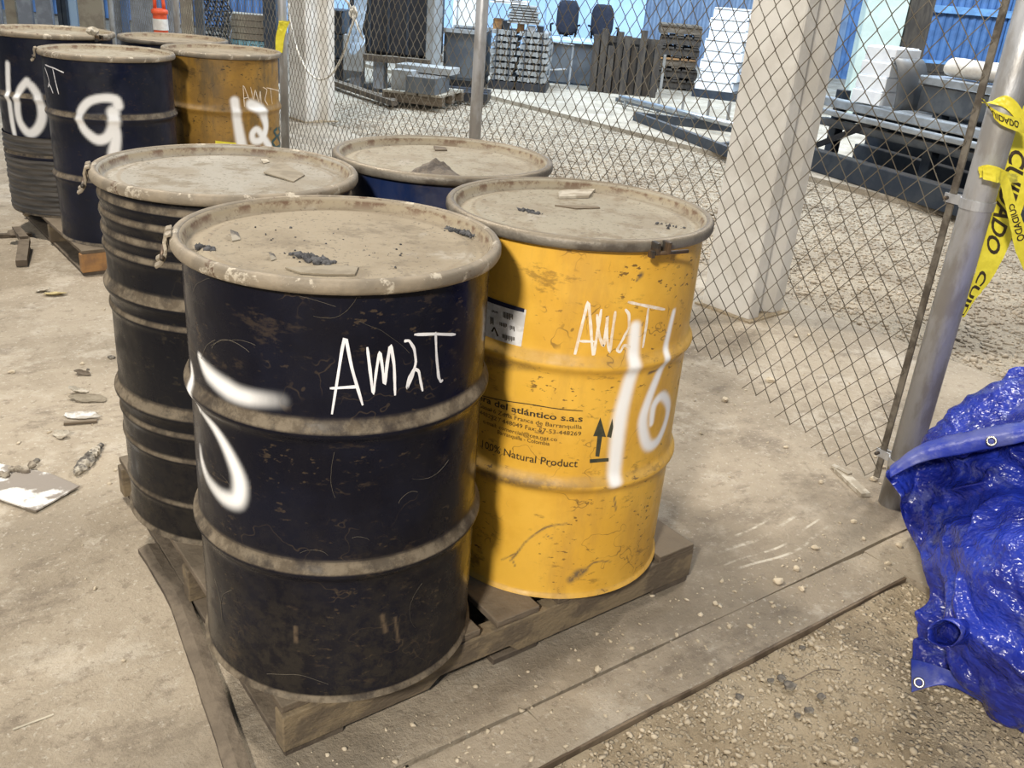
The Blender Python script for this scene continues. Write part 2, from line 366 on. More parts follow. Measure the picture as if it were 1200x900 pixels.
ICO = bmesh.new(); bmesh.ops.create_icosphere(ICO, subdivisions=1, radius=1)
ICV = np.array([v.co[:] for v in ICO.verts]); ICF = np.array([[v.index for v in f.verts] for f in ICO.faces]); ICO.free()
def pebbles(name, C, r, material, label, flat=.6):
    n = len(C); V = ICV[None]*(1+.35*rng.standard_normal((n, len(ICV), 1)))
    a = rng.uniform(0, 6.28, n); st = rng.uniform(.65, 1.35, (n, 1)); V = V*np.stack([st[:, 0], 1/st[:, 0], np.full(n, flat)], 1)[:, None]
    ca, sa = np.cos(a)[:, None], np.sin(a)[:, None]
    X = V[..., 0]*ca-V[..., 1]*sa; Y = V[..., 0]*sa+V[..., 1]*ca
    V = np.stack([X, Y, V[..., 2]], -1)*r[:, None, None]+C[:, None]
    Fc = (ICF[None]+(np.arange(n)*len(ICV))[:, None, None]).reshape(-1, 3)
    o = fast(name, V.reshape(-1, 3), Fc, material); tag(o, label, 'gravel', kind='stuff'); return o
def uvs(n, u0, u1, v0, v1, z):
    u = rng.uniform(u0, u1, n); v = rng.uniform(v0, v1, n)
    ca, sa = math.cos(YAW), math.sin(YAW); return np.stack([u*ca-v*sa, u*sa+v*ca, np.full(n, z)], 1)
n = 16000; r_ = .0016+.0065*rng.random(n)**3.5
pebbles('pit_gravel', uvs(n, .2, 2.25, -.35, 1.02, -.011), r_, M['stone'], 'pale crushed gravel in the pit beside the kerb strip')
n = 30000; r_ = .005+.014*rng.random(n)**2.5
C_ = uvs(n, 4.07, 7.28, -1.5, 10.5, -.047); r2 = r_
pebbles('yard_gravel', C_, r2, M['stone_grey'], 'grey gravel bed beyond the columns, behind the fence')
# stray grit on the slabs
n = 1400; r_ = .002+.006*rng.random(n)**4
C_ = np.concatenate([uvs(500, -3.0, 2.2, 1.25, 6, .001), uvs(500, 2.2, 3.9, 1.2, 5.5, .001), uvs(400, .2, 2.25, 1.05, 1.3, .001)])
pebbles('stray_grit', C_, r_, M['stone'], 'stray pale grit scattered over the dusty concrete floor')
# loose pebbles on the kerb and by the post, one by one
ORD = ('leftmost', 'second from the left', 'third from the left', 'fourth from the left', 'fifth from the left', 'fifth from the right', 'fourth from the right', 'third from the right', 'second from the right', 'rightmost')
def ordinal(i, n): return ORD[i] if i < (n+1)//2 else ORD[10-n+i]
def row_of(name, pts, material, label, cat, group, flat=.7, dz=0., sd=1):
    pts = sorted(pts)
    for i, (px, py, r) in enumerate(pts):
        p = at(px, py, dz); m_ = material[i % len(material)]
        solo(MB().rock((p.x, p.y, dz+r*.45), r, sd+i, flat), name, m_, label % ordinal(i, len(pts)), cat, group)
ST = (M['stone'],)
row_of('pebble', [(933, 668, .011), (912, 683, .012), (940, 691, .009), (855, 735, .008), (700, 786, .009), (955, 643, .010), (793, 745, .006), (838, 708, .007), (1053, 640, .01), (1040, 661, .009)], ST, 'pale pebble along the kerb strip crack, %s', 'pebble', 'pebbles along the kerb')
row_of('pebble', [(1000, 612, .008), (1012, 632, .007), (1024, 563, .013), (1035, 548, .010), (962, 566, .009), (921, 525, .007)], ST, 'pale pebble near the foot of the gate post, %s', 'pebble', 'pebbles by the gate post', sd=20)
row_of('pebble', [(903, 447, .016), (850, 470, .014), (933, 395, .012), (975, 412, .012), (948, 393, .009)], ST, 'pale pebble on the concrete behind the fence mesh, %s', 'pebble', 'pebbles behind the fence', sd=40)

# ------------------------------------------------------------------ columns and far walls
def column(px, py, label, wd=.295):
    p = at(px, py); t = thing('concrete_column', label, 'column', p, YAW+R(5.5))
    h = wd/2; r = .05; f = .085      # H section: recess on the faces along the row
    prof = [(-h, -h), (-h+f, -h), (-h+f+.03, -h+r), (h-f-.03, -h+r), (h-f, -h), (h, -h), (h, h), (h-f, h), (h-f-.03, h-r), (-h+f+.03, h-r), (-h+f, h), (-h, h)]
    n = len(prof); mb = MB(); H = 5.2
    mb.add([(x, y, 0) for x, y in prof]+[(x, y, H) for x, y in prof], [tuple(range(n))[::-1], tuple(range(n, 2*n))]+[(i, (i+1) % n, (i+1) % n+n, i+n) for i in range(n)])
    mb.build('shaft', M['concrete'], t, bev=.012)
    MB().box((0, 0, .004), (wd+.05, wd+.05, .012)).build('grout_pad', M['dirt'], t)
    return t
column(869, 361, 'near white concrete column with recessed side behind the chain link fence')
column(366, 140, 'second pale concrete column further off, behind the hanging white rope', .33)

def fbox(x0, y0, x1, y1, Y, depth, rz=0., lift=0.):
    """base centre, width, height of a box that shows as that rectangle at depth Y"""
    b = W((x0+x1)/2, y1, Y); s = pxm(b); return b, (x1-x0)*s, (y1-y0)*s*1.03

M['corr'] = mat('blue_corrugated_wall', (.17, .235, .34), .5, .1, (.13, .18, .27), 3.)
M['corr2'] = mat('deep_blue_corrugated', (.10, .20, .40), .45, .1, (.075, .15, .31), 3.)
M['paleblue'] = mat('pale_blue_panel', (.45, .63, .86), .6, 0, (.40, .58, .82), 2.)
M['slate'] = mat('slate_grey_metal', (.075, .085, .10), .5, .2, (.11, .12, .13), 5., dust=.3)
M['darkblue'] = mat('dark_blue_steel', (.022, .032, .05), .45, .2, (.04, .05, .065), 5., dust=.25)
M['black_plastic'] = mat('black_plastic', (.012, .013, .018), .45, 0, (.02, .022, .028), 9.)
M['grey_panel'] = mat('grey_panel', (.33, .34, .34), .6, .1, (.26, .26, .25), 4., dust=.2)
M['silver'] = mat('silver_rail', (.48, .51, .54), .38, .7, (.38, .4, .42), 7.)
M['foam'] = mat('white_foam', (.84, .87, .91), .7, 0, (.76, .79, .84), 5.)
M['fabric'] = mat('dark_navy_fabric', (.010, .012, .022), .9, 0, (.018, .02, .033), 30.)
M['brown'] = mat('brown_boards', (.07, .056, .042), .85, 0, (.04, .032, .026), 7., .4, 40., stretch=(3, 3, .5))
M['orange'] = mat('orange_plastic', (.72, .10, .03), .5, 0, (.6, .08, .025), 15.)
M['whiteband'] = mat('white_reflective_band', (.72, .71, .69), .5)
M['tan_board'] = mat('tan_boards', (.34, .30, .23), .8, 0, (.26, .22, .17), 6., .3, 40.)
M['greyboard'] = mat('grey_weathered_boards', (.30, .33, .38), .8, 0, (.22, .24, .28), 6., .3, 40.)
M['cyan'] = mat('pale_cyan_plastic', (.35, .68, .80), .5, 0, (.3, .6, .74), 8.)
M['tarpwhite'] = mat('cream_sheet', (.66, .62, .55), .6, 0, (.55, .50, .44), 6., .3, 20.)
def corrugated(name, x0, x1, Y, z0, z1, material, kind='structure', pitch=.16, amp=.03, rot=0):
    n = int((x1-x0)/pitch*4); mb = MB(); prof = [0, 1, 1, 0]
    xs = [x0+(x1-x0)*i/n for i in range(n+1)]
    P = [[(x, Y-amp*prof[i % 4], z) for i, x in enumerate(xs)] for z in (z0, z1)]
    o = mb.grid(P).build(name, material); o['kind'] = kind; 
    return o
YW = 21.
# the far wall: three stretches of sheeting, with a pale panelled stretch between
xa, xb = W(640, 20, YW).x, W(755, 20, YW).x
corrugated('wall_back', -16, W(330, 10, YW).x, YW, 0, 6, M['corr2'])
wb = MB().box(((W(330, 10, YW).x+xa)/2, YW+.05, 3), (xa-W(330, 10, YW).x, .1, 6)).build('wall_back', M['paleblue']); wb['kind'] = 'structure'
wb = MB().box(((xa+xb)/2, YW, 3), (xb-xa, .1, 6)).build('wall_back', M['paleblue']); wb['kind'] = 'structure'
corrugated('wall_back', xb, W(990, 40, YW).x, YW, 0, 6, M['corr'])
corrugated('wall_back', W(990, 40, YW).x, 18, YW, 0, 6, M['corr2'])
# window frame bars on the right stretch
t = MB()
for q in ((1062, 0, 1100), ): pass
x0, x1 = W(1068, 40, YW).x, W(1180, 40, YW).x; zt = W(1120, 12, YW).z; zb = W(1110, 72, YW).z
win = MB(); win.box(((x0+x1)/2, YW-.08, zt), (x1-x0+.5, .1, .14)); win.box(((x0+x1)/2, YW-.08, zb-.05), (x1-x0+.5, .1, .12))
for x in (x0-.2, x0+.1, x1): win.box((x, YW-.08, (zt+3.6)/2 if 0 else (zb+4)/2), (.12, .1, 4-zb))
wf = win.build('trim_1', mat('blue_wall_trim', (.22, .42, .72), .5)); wf['kind'] = 'structure'

# ------------------------------------------------------------------ drums
RB = .2865
def cyl(pos, z0, px, py, r=RB):
    d = ray(px, py); ox, oy = CAM.x-pos[0], CAM.y-pos[1]
    a = d.x*d.x+d.y*d.y; b = ox*d.x+oy*d.y; c = ox*ox+oy*oy-r*r; disc = max(0., b*b-a*c)
    t = (-b-math.sqrt(disc))/a; p = CAM+d*t
    return math.atan2(p.y-pos[1], p.x-pos[0]), p.z-z0, pxm(p)
def seg_mask(S, Z, strokes, pos, z0, soft):
    out = np.zeros(S.shape)
    for stroke in strokes:
        pts, wd = stroke[:2]; al = list(stroke[2]) if len(stroke) > 2 else [1]*len(pts)
        ws = list(wd) if isinstance(wd, (list, tuple)) else [wd]*len(pts)
        if len(pts) > 2:
            fp, fw, fa = [], [], []
            for i in range(len(pts)-1):
                A0, A1, A2, A3 = pts[max(i-1, 0)], pts[i], pts[i+1], pts[min(i+2, len(pts)-1)]
                for k in range(5):
                    t = k/5; fp.append(tuple(.5*((2*A1[c])+(A2[c]-A0[c])*t+(2*A0[c]-5*A1[c]+4*A2[c]-A3[c])*t*t+(3*A1[c]-A0[c]-3*A2[c]+A3[c])*t**3) for c in (0, 1))); fw.append(ws[i]*(1-t)+ws[i+1]*t); fa.append(al[i]*(1-t)+al[i+1]*t)
            pts, ws, al = fp+[pts[-1]], fw+[ws[-1]], fa+[al[-1]]
        q = [cyl(pos, z0, *p) for p in pts]
        for i in range(len(q)-1):
            (a0, z_0, s0), (a1, z_1, s1) = q[i], q[i+1]
            A = np.array([a0*RB, z_0]); B = np.array([a1*RB, z_1]); AB = B-A; L2 = AB@AB+1e-12
            t = np.clip(((S-A[0])*AB[0]+(Z-A[1])*AB[1])/L2, 0, 1)
            d = np.hypot(S-A[0]-t*AB[0], Z-A[1]-t*AB[1]); hw = .5*(ws[i]*s0*(1-t)+ws[i+1]*s1*t)
            k = np.clip((hw*(1+soft)-d)/(hw*2*soft+1e-9), 0, 1); out = np.maximum(out, k*k*(3-2*k)*(al[i]*(1-t)+al[i+1]*t))
    return out
def ribbon_on(name, strokes, pos, z0, wpx, material, parent, lift=.0009):
    mb = MB()
    for pts in strokes:
        q = [cyl(pos, z0, *p) for p in pts]; sc = sum(k[2] for k in q)/len(q); hw = wpx*sc/2
        fine = []
        for i in range(len(q)-1):
            for k in range(5):
                t = k/5; fine.append(Vector((RB*(q[i][0]*(1-t)+q[i+1][0]*t), q[i][1]*(1-t)+q[i+1][1]*t)))
        fine.append(Vector((RB*q[-1][0], q[-1][1])))
        f2 = fine[:]
        for i in range(1, len(fine)-1): f2[i] = (fine[i-1]+2*fine[i]+fine[i+1])/4
        fine = f2; rows = []
        for i, p in enumerate(fine):
            d = (fine[min(i+1, len(fine)-1)]-fine[max(i-1, 0)]); d = d.normalized() if d.length > 1e-9 else Vector((1, 0))
            nrm = Vector((-d.y, d.x)); h = hw*(.82+.3*mnoise.noise(Vector((p.x*40, p.y*40, i*.2))))
            if i in (0, len(fine)-1): h *= .6
            row = []
            for s in (-1, 1):
                u = p+nrm*h*s; a = u.x/RB; row.append(((RB+lift)*math.cos(a), (RB+lift)*math.sin(a), u.y))
            rows.append(row)
        mb.grid(rows)
    return mb.build(name, material, parent, smooth=True)
def text_on(name, s, pos, z0, right_px, left_px, material, parent, height=None, bold=0., lift=.0008, font_sp=1.):
    """printed line wrapped on the drum between two points of its baseline"""
    a1, z1, _ = cyl(pos, z0, *right_px); a0, zl, _ = cyl(pos, z0, *left_px)
    cu = bpy.data.curves.new('t', 'FONT'); cu.body = s; cu.size = 1; cu.resolution_u = 3; cu.offset = bold
    o = bpy.data.objects.new('t', cu); COL.objects.link(o)
    me = bpy.data.meshes.new_from_object(o.evaluated_get(bpy.context.evaluated_depsgraph_get())); bpy.data.objects.remove(o); bpy.data.curves.remove(cu)
    bm = bmesh.new(); bm.from_mesh(me); bmesh.ops.triangulate(bm, faces=bm.faces); bm.to_mesh(me); bm.free()
    co_ = np.array([v.co[:] for v in me.vertices]); x0, x1 = co_[:, 0].min(), co_[:, 0].max()
    L = (a1-a0)*RB; sx = L/(x1-x0); sy = height if height else sx
    z = (z1+zl)/2
    for v in me.vertices:
        a = a0+(v.co.x-x0)*sx/RB; v.co = Vector(((RB+lift)*math.cos(a), (RB+lift)*math.sin(a), z+v.co.y*sy))
    me.name = name; return link(name, me, material, parent)
HOOPS = [(.600, .0125, .0165), (.306, .0125, .0165)]
RIBS = [(.825, .006, .012), (.787, .006, .012), (.747, .006, .012), (.708, .006, .012), (.614, .0125, .017), (.562, .005, .010), (.342, .0125, .017), (.292, .005, .010), (.225, .004, .009), (.10, .004, .01)]
def make_drum(label, pos, paint, lid, ring, z0=.126, H=.88, hoops=HOOPS, res=.007, spray=(), scuff=(), soft=.45, lug=None, lug_kind='tabs', group=None, rr=1., dent=0.):
    t = thing('steel_drum', label, 'drum', (pos[0], pos[1], z0), 0, group)
    # body
    zt = H-.012; nz = int(zt/res); z = np.unique(np.concatenate([np.linspace(0, zt, nz)]+[np.linspace(h[0]-2.4*h[2], h[0]+2.4*h[2], 17) for h in hoops]+[np.array([.004, .010, .014])])); z = z[(z >= 0) & (z <= zt)]
    va = math.atan2(CAM.y-pos[1], CAM.x-pos[0]); nd_ = int(math.pi*1.16*RB/res)
    th = np.concatenate([np.linspace(va-1.82, va+1.82, nd_, endpoint=False), np.linspace(va+1.82, va+2*math.pi-1.82, 34, endpoint=False)])
    r = np.full(z.shape, RB)
    for zh, am, wd in hoops: r = r+am*np.exp(-((z-zh)/wd)**2)
    r = r+.007*np.exp(-(z/.007)**2)
    T, Z = np.meshgrid(th, z); Rr = np.repeat(r[:, None], len(th), 1)
    Rr = Rr+.0010*np.sin(3*T+Z*9)*np.sin(Z*5.)+dent*np.exp(-((Z-.5)/.2)**2)*np.sin(2*T)
    V = np.stack([Rr*np.cos(T), Rr*np.sin(T), Z], -1).reshape(-1, 3)
    nz, nt_ = len(z), len(th); i, j = np.meshgrid(np.arange(nz-1), np.arange(nt_), indexing='ij'); j2 = (j+1) % nt_
    Fc = np.stack([i*nt_+j, i*nt_+j2, (i+1)*nt_+j2, (i+1)*nt_+j], -1).reshape(-1, 4)
    # the bottom is closed by one ring of quads to a small disc
    body = fast('body', V, Fc, paint, t)
    S = (T.ravel())*RB; S = (np.mod(T.ravel()-va+math.pi, 2*math.pi)-math.pi+va); S = np.where(S > math.pi, S-2*math.pi, S)
    S = np.where(S < -math.pi, S+2*math.pi, S)*RB; Zf = Z.ravel()
    for nm, st, sf in (('spray', spray, soft), ('scuff', scuff, .8)):
        a = body.data.attributes.new(nm, 'FLOAT', 'POINT')
        a.data.foreach_set('value', (seg_mask(S, Zf, st, pos, z0, sf) if st else np.zeros(len(S))).astype(np.float32))
    body.data.polygons.foreach_set('use_smooth', [True]*len(body.data.polygons))
    MB().lathe([(0, .006), (.2, .006), (RB-.002, .006), (RB-.001, .012)], 48).build('bottom', paint, t)
    # recessed lid with its pressed rings
    prof = [(0, -.0205), (.06, -.0205), (.13, -.0215), (.2, -.0225), (.228, -.023), (.234, -.0205), (.25, -.020), (.257, -.0245), (.272, -.0255), (.279, -.022), (.2825, -.008), (.287, -.001), (.292, 0)]
    MB().lathe([(a*rr, b+H) for a, b in prof], 96).build('lid', lid, t, smooth=True)
    rp = [(.2885, .0015), (.294, .0045), (.301, .003), (.3055, -.003), (.306, -.0145), (.303, -.0205), (.297, -.0225), (.290, -.0205)]
    rg = MB().lathe([(a*rr, b+H-.002) for a, b in rp], 120, closed=True).build('clamp_ring', ring, t, smooth=True)
    if lug is not None:
        a = R(lug); c = Vector((math.cos(a), math.sin(a), 0)); tn = Vector((-math.sin(a), math.cos(a), 0)); up = Vector((0, 0, 1))
        if lug_kind == 'tabs':
            for s in (-1, 1):
                prof = ((.300, .004, .012), (.309, .002, .013), (.3125, -.010, .013), (.311, -.024, .012), (.314, -.038, .012), (.322, -.050, .011), (.331, -.055, .010))
                mb = MB(); n_ = len(prof); vs = []
                for i_, (rad, dz, hw) in enumerate(prof):
                    pr, nx = prof[max(i_-1, 0)], prof[min(i_+1, n_-1)]; d = Vector((nx[0]-pr[0], nx[1]-pr[1])).normalized(); nn = Vector((-d.y, d.x))*.0032
                    for q in (1, -1):
                        for e in (-1, 1): vs.append(c*((rad+nn.x*q)*rr)+tn*(.019*s+hw*e+.004*s*i_/n_)+up*(H+dz+nn.y*q))
                fs = [(0, 1, 3, 2), (4*n_-4, 4*n_-2, 4*n_-1, 4*n_-3)]
                for i_ in range(n_-1):
                    k = 4*i_; fs += [(k, k+4, k+5, k+1), (k+2, k+3, k+7, k+6), (k, k+2, k+6, k+4), (k+1, k+5, k+7, k+3)]
                mb.add(vs, fs); mb.build('lug', ring, rg, bev=.0015)
            mb = MB().tube([c*.318+tn*-.040+up*(H-.036), c*.318+tn*.040+up*(H-.036)], .0045, 8); mb.build('bolt', M['bolt'], rg, smooth=True)
        else:
            for s in (-1, 1):
                MB().box(c*.314*rr+tn*(.014*s)+up*(H-.012), (.022, .010, .026), axes=(c, tn, up)).build('lug', M['bolt'], rg, bev=.002)
            MB().tube([c*.319*rr+tn*-.028+up*(H-.022), c*.319*rr+tn*.066+up*(H-.022)], .0042, 8).build('bolt', M['bolt'], rg, smooth=True)
            MB().box(c*.319*rr+tn*-.026+up*(H-.022), (.014, .008, .014), axes=(c, tn, up)).build('nut', M['bolt'], rg)
    return t, body
c1 = lambda L, s, ox, oy: [((ox+x/s), (oy+y/s)) for x, y in L]
P15, P16, P2, P3 = (-.347, 1.689), (.121, 2.087), (-.717, 2.181), (-.242, 2.583)
sp15 = [(c1([(126, 140), (165, 215), (250, 285), (340, 322), (510, 338)], 3.75, 200, 380), [8, 20, 22, 19, 16], [1, 1, 1, .85, 0]),
        (c1([(92, 190), (105, 270), (130, 370)], 3.75, 200, 380), [12, 15, 9]),
        (c1([(140, 390), (200, 470), (260, 580), (300, 690), (290, 770), (230, 760), (170, 690), (140, 610), (130, 540)], 3.75, 200, 380), [6, 12, 17, 21, 21, 18, 14, 12, 8], [.7, 1, 1, 1, 1, .9, .75, .9, .4])]
sc15 = [([(448, 722), (452, 740)], 5), ([(346, 735), (347, 752)], 4), ([(463, 724), (467, 752)], 3)]
d15, b15 = make_drum('black steel drum with sprayed white curve and AM2T lettering, front of the near pallet', P15, M['black'], M['lid_tan'], M['ring'], res=.0042, spray=sp15, scuff=sc15, soft=.8, lug=-161, group=None)
z0 = .126
am15 = [c1(L, 2.857, 180, 200) for L in ([(597, 815), (640, 540), (663, 660), (700, 785)], [(590, 728), (640, 725), (685, 722)],
        [(715, 590), (726, 680), (735, 755), (745, 670), (757, 600), (766, 660), (773, 722), (782, 640), (793, 578), (805, 650), (808, 752)],
        [(838, 570), (855, 568), (872, 595), (878, 640), (865, 690), (847, 732), (855, 690), (872, 662), (887, 670), (893, 705), (900, 738)],
        [(872, 548), (940, 546), (1010, 548)], [(943, 540), (946, 620), (953, 690), (960, 706), (968, 700)])]
ribbon_on('marker_lettering', am15, P15, z0, 4.3, M['white_mark'], b15)
# cobwebs and scratches on the lower black drum
mb = MB(); rd = random.Random(3)
M['web'] = mat('cobweb_dust', (.15, .13, .10), .9)
for k in range(20):
    a = R(rd.uniform(-150, -45)); zz = rd.choice([rd.uniform(.03, .27), rd.uniform(.33, .55)]) if k > 8 else rd.uniform(.62, .84); L = rd.uniform(.03, .15); dr = rd.uniform(0, 6.28); pts = []
    tw = rd.uniform(-.16, .16); aa = a; z_ = zz
    for i in range(14):
        aa += math.cos(dr)*L/13/RB; z_ += math.sin(dr)*L/13; dr += tw+rd.uniform(-.12, .12)
        if .33 > z_ > .275 or .625 > z_ > .57: break
        pts.append(((RB+.0012)*math.cos(aa), (RB+.0012)*math.sin(aa), max(.015, min(.85, z_))))
    if len(pts) > 2: mb.tube(pts, rd.uniform(.0002, .0004), 3, False)
o = mb.build('cobweb', M['web'], b15); o['kind'] = 'stuff'

sp16 = [([(744.5, 383), (740, 434), (735, 455), (726, 494), (719, 562)], [14, 17, 17, 19, 17]),
        ([(789.5, 365), (779, 410), (774.6, 430), (760, 468), (753, 495), (758, 520), (769, 518), (779, 497), (783, 475), (776, 464), (766, 475), (763, 496)], [7, 10, 11, 13, 15, 15, 13, 13, 13, 12, 11, 8])]
sc16 = [([(664, 614), (640, 618), (618, 633), (606, 648), (598, 657)], 2.2), ([(606, 648), (588, 656)], 1.8), ([(600, 655), (604, 664)], 1.6), ([(648, 632), (640, 627)], 1.4),
        ([(669, 679), (678, 672), (686, 668)], [9, 11, 7]), ([(686, 668), (697, 659), (716, 658)], [3, 2, 1.4]), ([(570, 555), (600, 561), (640, 567), (690, 569)], [15, 14, 12, 8], [.9, .85, .7, .2]),
        ([(572, 421), (600, 426), (630, 429)], [14, 14, 11], [.8, .75, .2]), ([(720, 583), (722, 598)], 2), ([(751, 322), (745, 330)], [6, 2]), ([(760, 437), (776, 430)], 4)]
d16, b16 = make_drum('yellow steel drum with white spray 16 and printed lettering', P16, M['yellow'], M['lid_pale'], M['ring_dark'], res=.0042, spray=sp16, scuff=sc16, soft=.6, lug=-60, lug_kind='bolt', rr=1.0)
am16 = [c1(L, 3.3333, 500, 200) for L in ([(573, 742), (600, 630), (632, 500), (640, 600), (650, 735), (665, 640), (682, 540)], [(598, 665), (655, 667)],
        [(665, 560), (672, 640), (690, 690), (700, 620), (706, 560), (702, 640), (714, 718), (725, 630), (737, 548)],
        [(775, 540), (790, 560), (790, 610), (765, 660), (742, 700), (755, 710), (770, 680), (795, 690)], [(785, 512), (860, 528), (930, 542)], [(866, 532), (856, 610), (843, 692)])]
ribbon_on('marker_lettering', am16, P16, z0, 4.2, M['pink_mark'], b16)
I = M['ink']
text_on('printed_line', 'cera del atlántico s.a.s', P16, z0, (683, 490), (556, 469), I, b16, .021, .018)
text_on('printed_line', '6 Zonal 6 Zona Franca de Barranquilla', P16, z0, (682, 499), (556, 477), I, b16, .0145)
text_on('printed_line', '448292 / 448049 Fax: 57-53-448269', P16, z0, (681, 507), (562, 488), I, b16, .0145)
text_on('printed_line', 'e-mail: comercial@cea.net.co', P16, z0, (653, 513), (566, 499), I, b16, .014)
text_on('printed_line', 'Barranquilla - Colombia', P16, z0, (644, 520), (583, 510), I, b16, .014)
text_on('printed_line', 'y 100% Natural Product', P16, z0, (677, 543), (556, 523), I, b16, .026, .006)
ribbon_on('printed_rule', [[(560, 462), (620, 473), (683, 481.5)]], P16, z0, 1.5, I, b16)
def poly_on(mb, pts_px, pos, lift=.0008):
    """filled flat print: fan of a pixel polygon laid on the drum"""
    vs = []
    for p in pts_px:
        a, z, _ = cyl(pos, z0, *p); vs.append(((RB+lift)*math.cos(a), (RB+lift)*math.sin(a), z))
    mb.add(vs, [tuple(range(len(vs)))])
mb = MB()
for dx, dy in ((0, 0),):
    poly_on(mb, [(x+dx, y+dy) for x, y in ((703.5, 489), (710, 512), (705.5, 511.5), (702, 535), (697.5, 534.5), (700, 511), (695, 511))], P16)
poly_on(mb, [(717.5, 490), (718.5, 500), (716, 513), (711, 511.5)], P16); poly_on(mb, [(691, 538), (713, 536.5), (713, 540.5), (691, 542.5)], P16)
mb.build('printed_arrows', M['arrow_ink'], b16)
# shipping label with its dark top band and faint print
def patch_on(name, px4, pos, material, parent, lift, n=10):
    (a0, zt0, _), (a1, zt1, _), (a2, zb1, _), (a3, zb0, _) = [cyl(pos, z0, *p) for p in px4]; P = []
    for i in range(n+1):
        t = i/n; row = []
        for k in range(n+1):
            s = k/n; a = (a0*(1-s)+a1*s)*(1-t)+(a3*(1-s)+a2*s)*t; z = (zt0*(1-s)+zt1*s)*(1-t)+(zb0*(1-s)+zb1*s)*t
            row.append(((RB+lift)*math.cos(a), (RB+lift)*math.sin(a), z))
        P.append(row)
    return MB().grid(P).build(name, material, parent, smooth=True)
lb = patch_on('paper_label', [(572, 347), (617, 363), (611, 406), (566, 394)], P16, M['paper'], b16, .001)
patch_on('label_band', [(572, 347), (615, 361.5), (614.5, 366), (572, 353)], P16, M['navyband'], lb, .0016)
mb = MB(); rd = random.Random(5)
for (x, y, w_, h_) in ((590, 365, 13, 8), (575, 371, 5, 9), (586, 377, 9, 6), (589, 391, 16, 7), (598, 381, 7, 6), (577, 363, 8, 3)):
    for k in range(int(w_/1.5)):
        X = x+k*1.5; Yk = y+k*.42; hh = h_*rd.uniform(.6, 1); poly_on(mb, [(X, Yk), (X+1.0, Yk+.2), (X+1.0, Yk+hh), (X, Yk+hh-.2)], P16, .0016)
poly_on(mb, [(576, 388), (579, 383), (580.4, 383.4), (578, 389)], P16, .0016); poly_on(mb, [(579, 383), (580.6, 383.4), (585, 394), (583, 394)], P16, .0016)
mb.build('label_print', M['ink'], lb)

d2, b2 = make_drum('ribbed black steel drum with dusty bands at the left of the near pallet', P2, M['blackrib'], M['lid_grey'], M['ring'], res=.008, hoops=RIBS, lug=-158)
d3, b3 = make_drum('dark blue steel drum at the back of the near pallet, dirt heap on its lid', P3, M['blue'], M['lid_pale'], M['ring_dark'], res=.012)
# far pallet
Q9, Q12, Q10, Q4 = (-2.052, 4.56), (-1.678, 5.10), (-2.53, 5.0), (-2.13, 5.62)
s9 = [(c1([(415, 372), (405, 350), (360, 345), (312, 358), (283, 395), (288, 440), (310, 470), (345, 492), (380, 480), (400, 440), (398, 395)], 3, 0, 0), [11, 10, 9, 9, 9, 9, 10, 11, 11, 13, 14]),
      (c1([(400, 440), (408, 480), (400, 540)], 3, 0, 0), [11, 11, 13])]
d9, b9 = make_drum('navy black drum with white spray 9, front corner of the far pallet', Q9, M['navy'], M['lid_pale'], M['ring'], res=.008, spray=s9, lug=-150)
mk9 = [c1(L, 7.5, 0, 0) for L in ([(398, 568), (480, 600), (562, 638)], [(465, 605), (490, 720), (517, 828)], [(395, 590), (420, 660), (435, 720), (425, 770), (432, 735), (450, 770), (468, 820)])]
ribbon_on('marker_lettering', mk9, Q9, z0, 2.0, M['white_mark'], b9)
s10 = [(c1([(26, 225), (30, 330), (42, 430), (56, 495)], 3, 0, 0), [7, 8, 8, 6]), (c1([(95, 285), (68, 320), (60, 375), (70, 430), (100, 468), (130, 455), (148, 410), (138, 350), (112, 305), (90, 290)], 3, 0, 0), [8, 8, 9, 9, 10, 10, 10, 9, 9, 8])]
d10, b10 = make_drum('black drum with white spray 10 and dirty wrapped base, leftmost on the far pallet', Q10, M['navy'], M['lid_pale'], M['ring'], res=.008, spray=s10, H=.915, lug=-20, lug_kind='bolt')
mb = MB(); prof = [(RB+.009+.004*math.sin(z*230)+.002*math.sin(z*77), z) for z in np.linspace(.012, .41, 60)]
mb.lathe(prof, 56).build('stretch_wrap', M['wrap'], b10, smooth=True)
s12 = [(c1([(825, 355), (835, 430), (850, 512)], 3, 0, 0), [10, 10, 12]), (c1([(882, 368), (915, 385), (928, 410), (935, 450), (920, 490), (893, 495), (887, 470), (905, 455), (930, 490), (948, 515)], 3, 0, 0), [12, 13, 11, 8, 8, 8, 7, 7, 9, 9])]
d12, b12 = make_drum('scuffed ochre yellow drum with white spray 12 on the far pallet', Q12, M['ochre'], M['lid_tan'], M['ring'], res=.008, spray=s12)
mk12 = [c1(L, 6.6667, 160, 0) for L in ([(845, 870), (830, 650), (885, 790)], [(835, 770), (870, 760)], [(890, 680), (915, 790), (925, 690), (955, 810), (965, 700), (975, 820)], [(985, 680), (1020, 700), (1000, 780), (1030, 830)], [(1015, 685), (1110, 712)], [(1045, 690), (1060, 815)])]
ribbon_on('marker_lettering', mk12, Q12, z0, 1.1, M['pink_mark'], b12)
M['tealink'] = mat('dark_teal_print', (.02, .07, .075), .5)
ribbon_on('printed_numeral', [c1(L, 3, 0, 0) for L in ([(975, 450), (962, 462), (972, 480), (990, 465), (978, 448)], [(972, 480), (955, 500), (968, 520), (988, 508), (975, 482)])], Q12, z0, 4.2, M['tealink'], b12)
patch_on('yellow_sticker', c1([(757, 494), (830, 502), (829, 518), (757, 510)], 3, 0, 0), Q12, M['tape'], b12, .001)
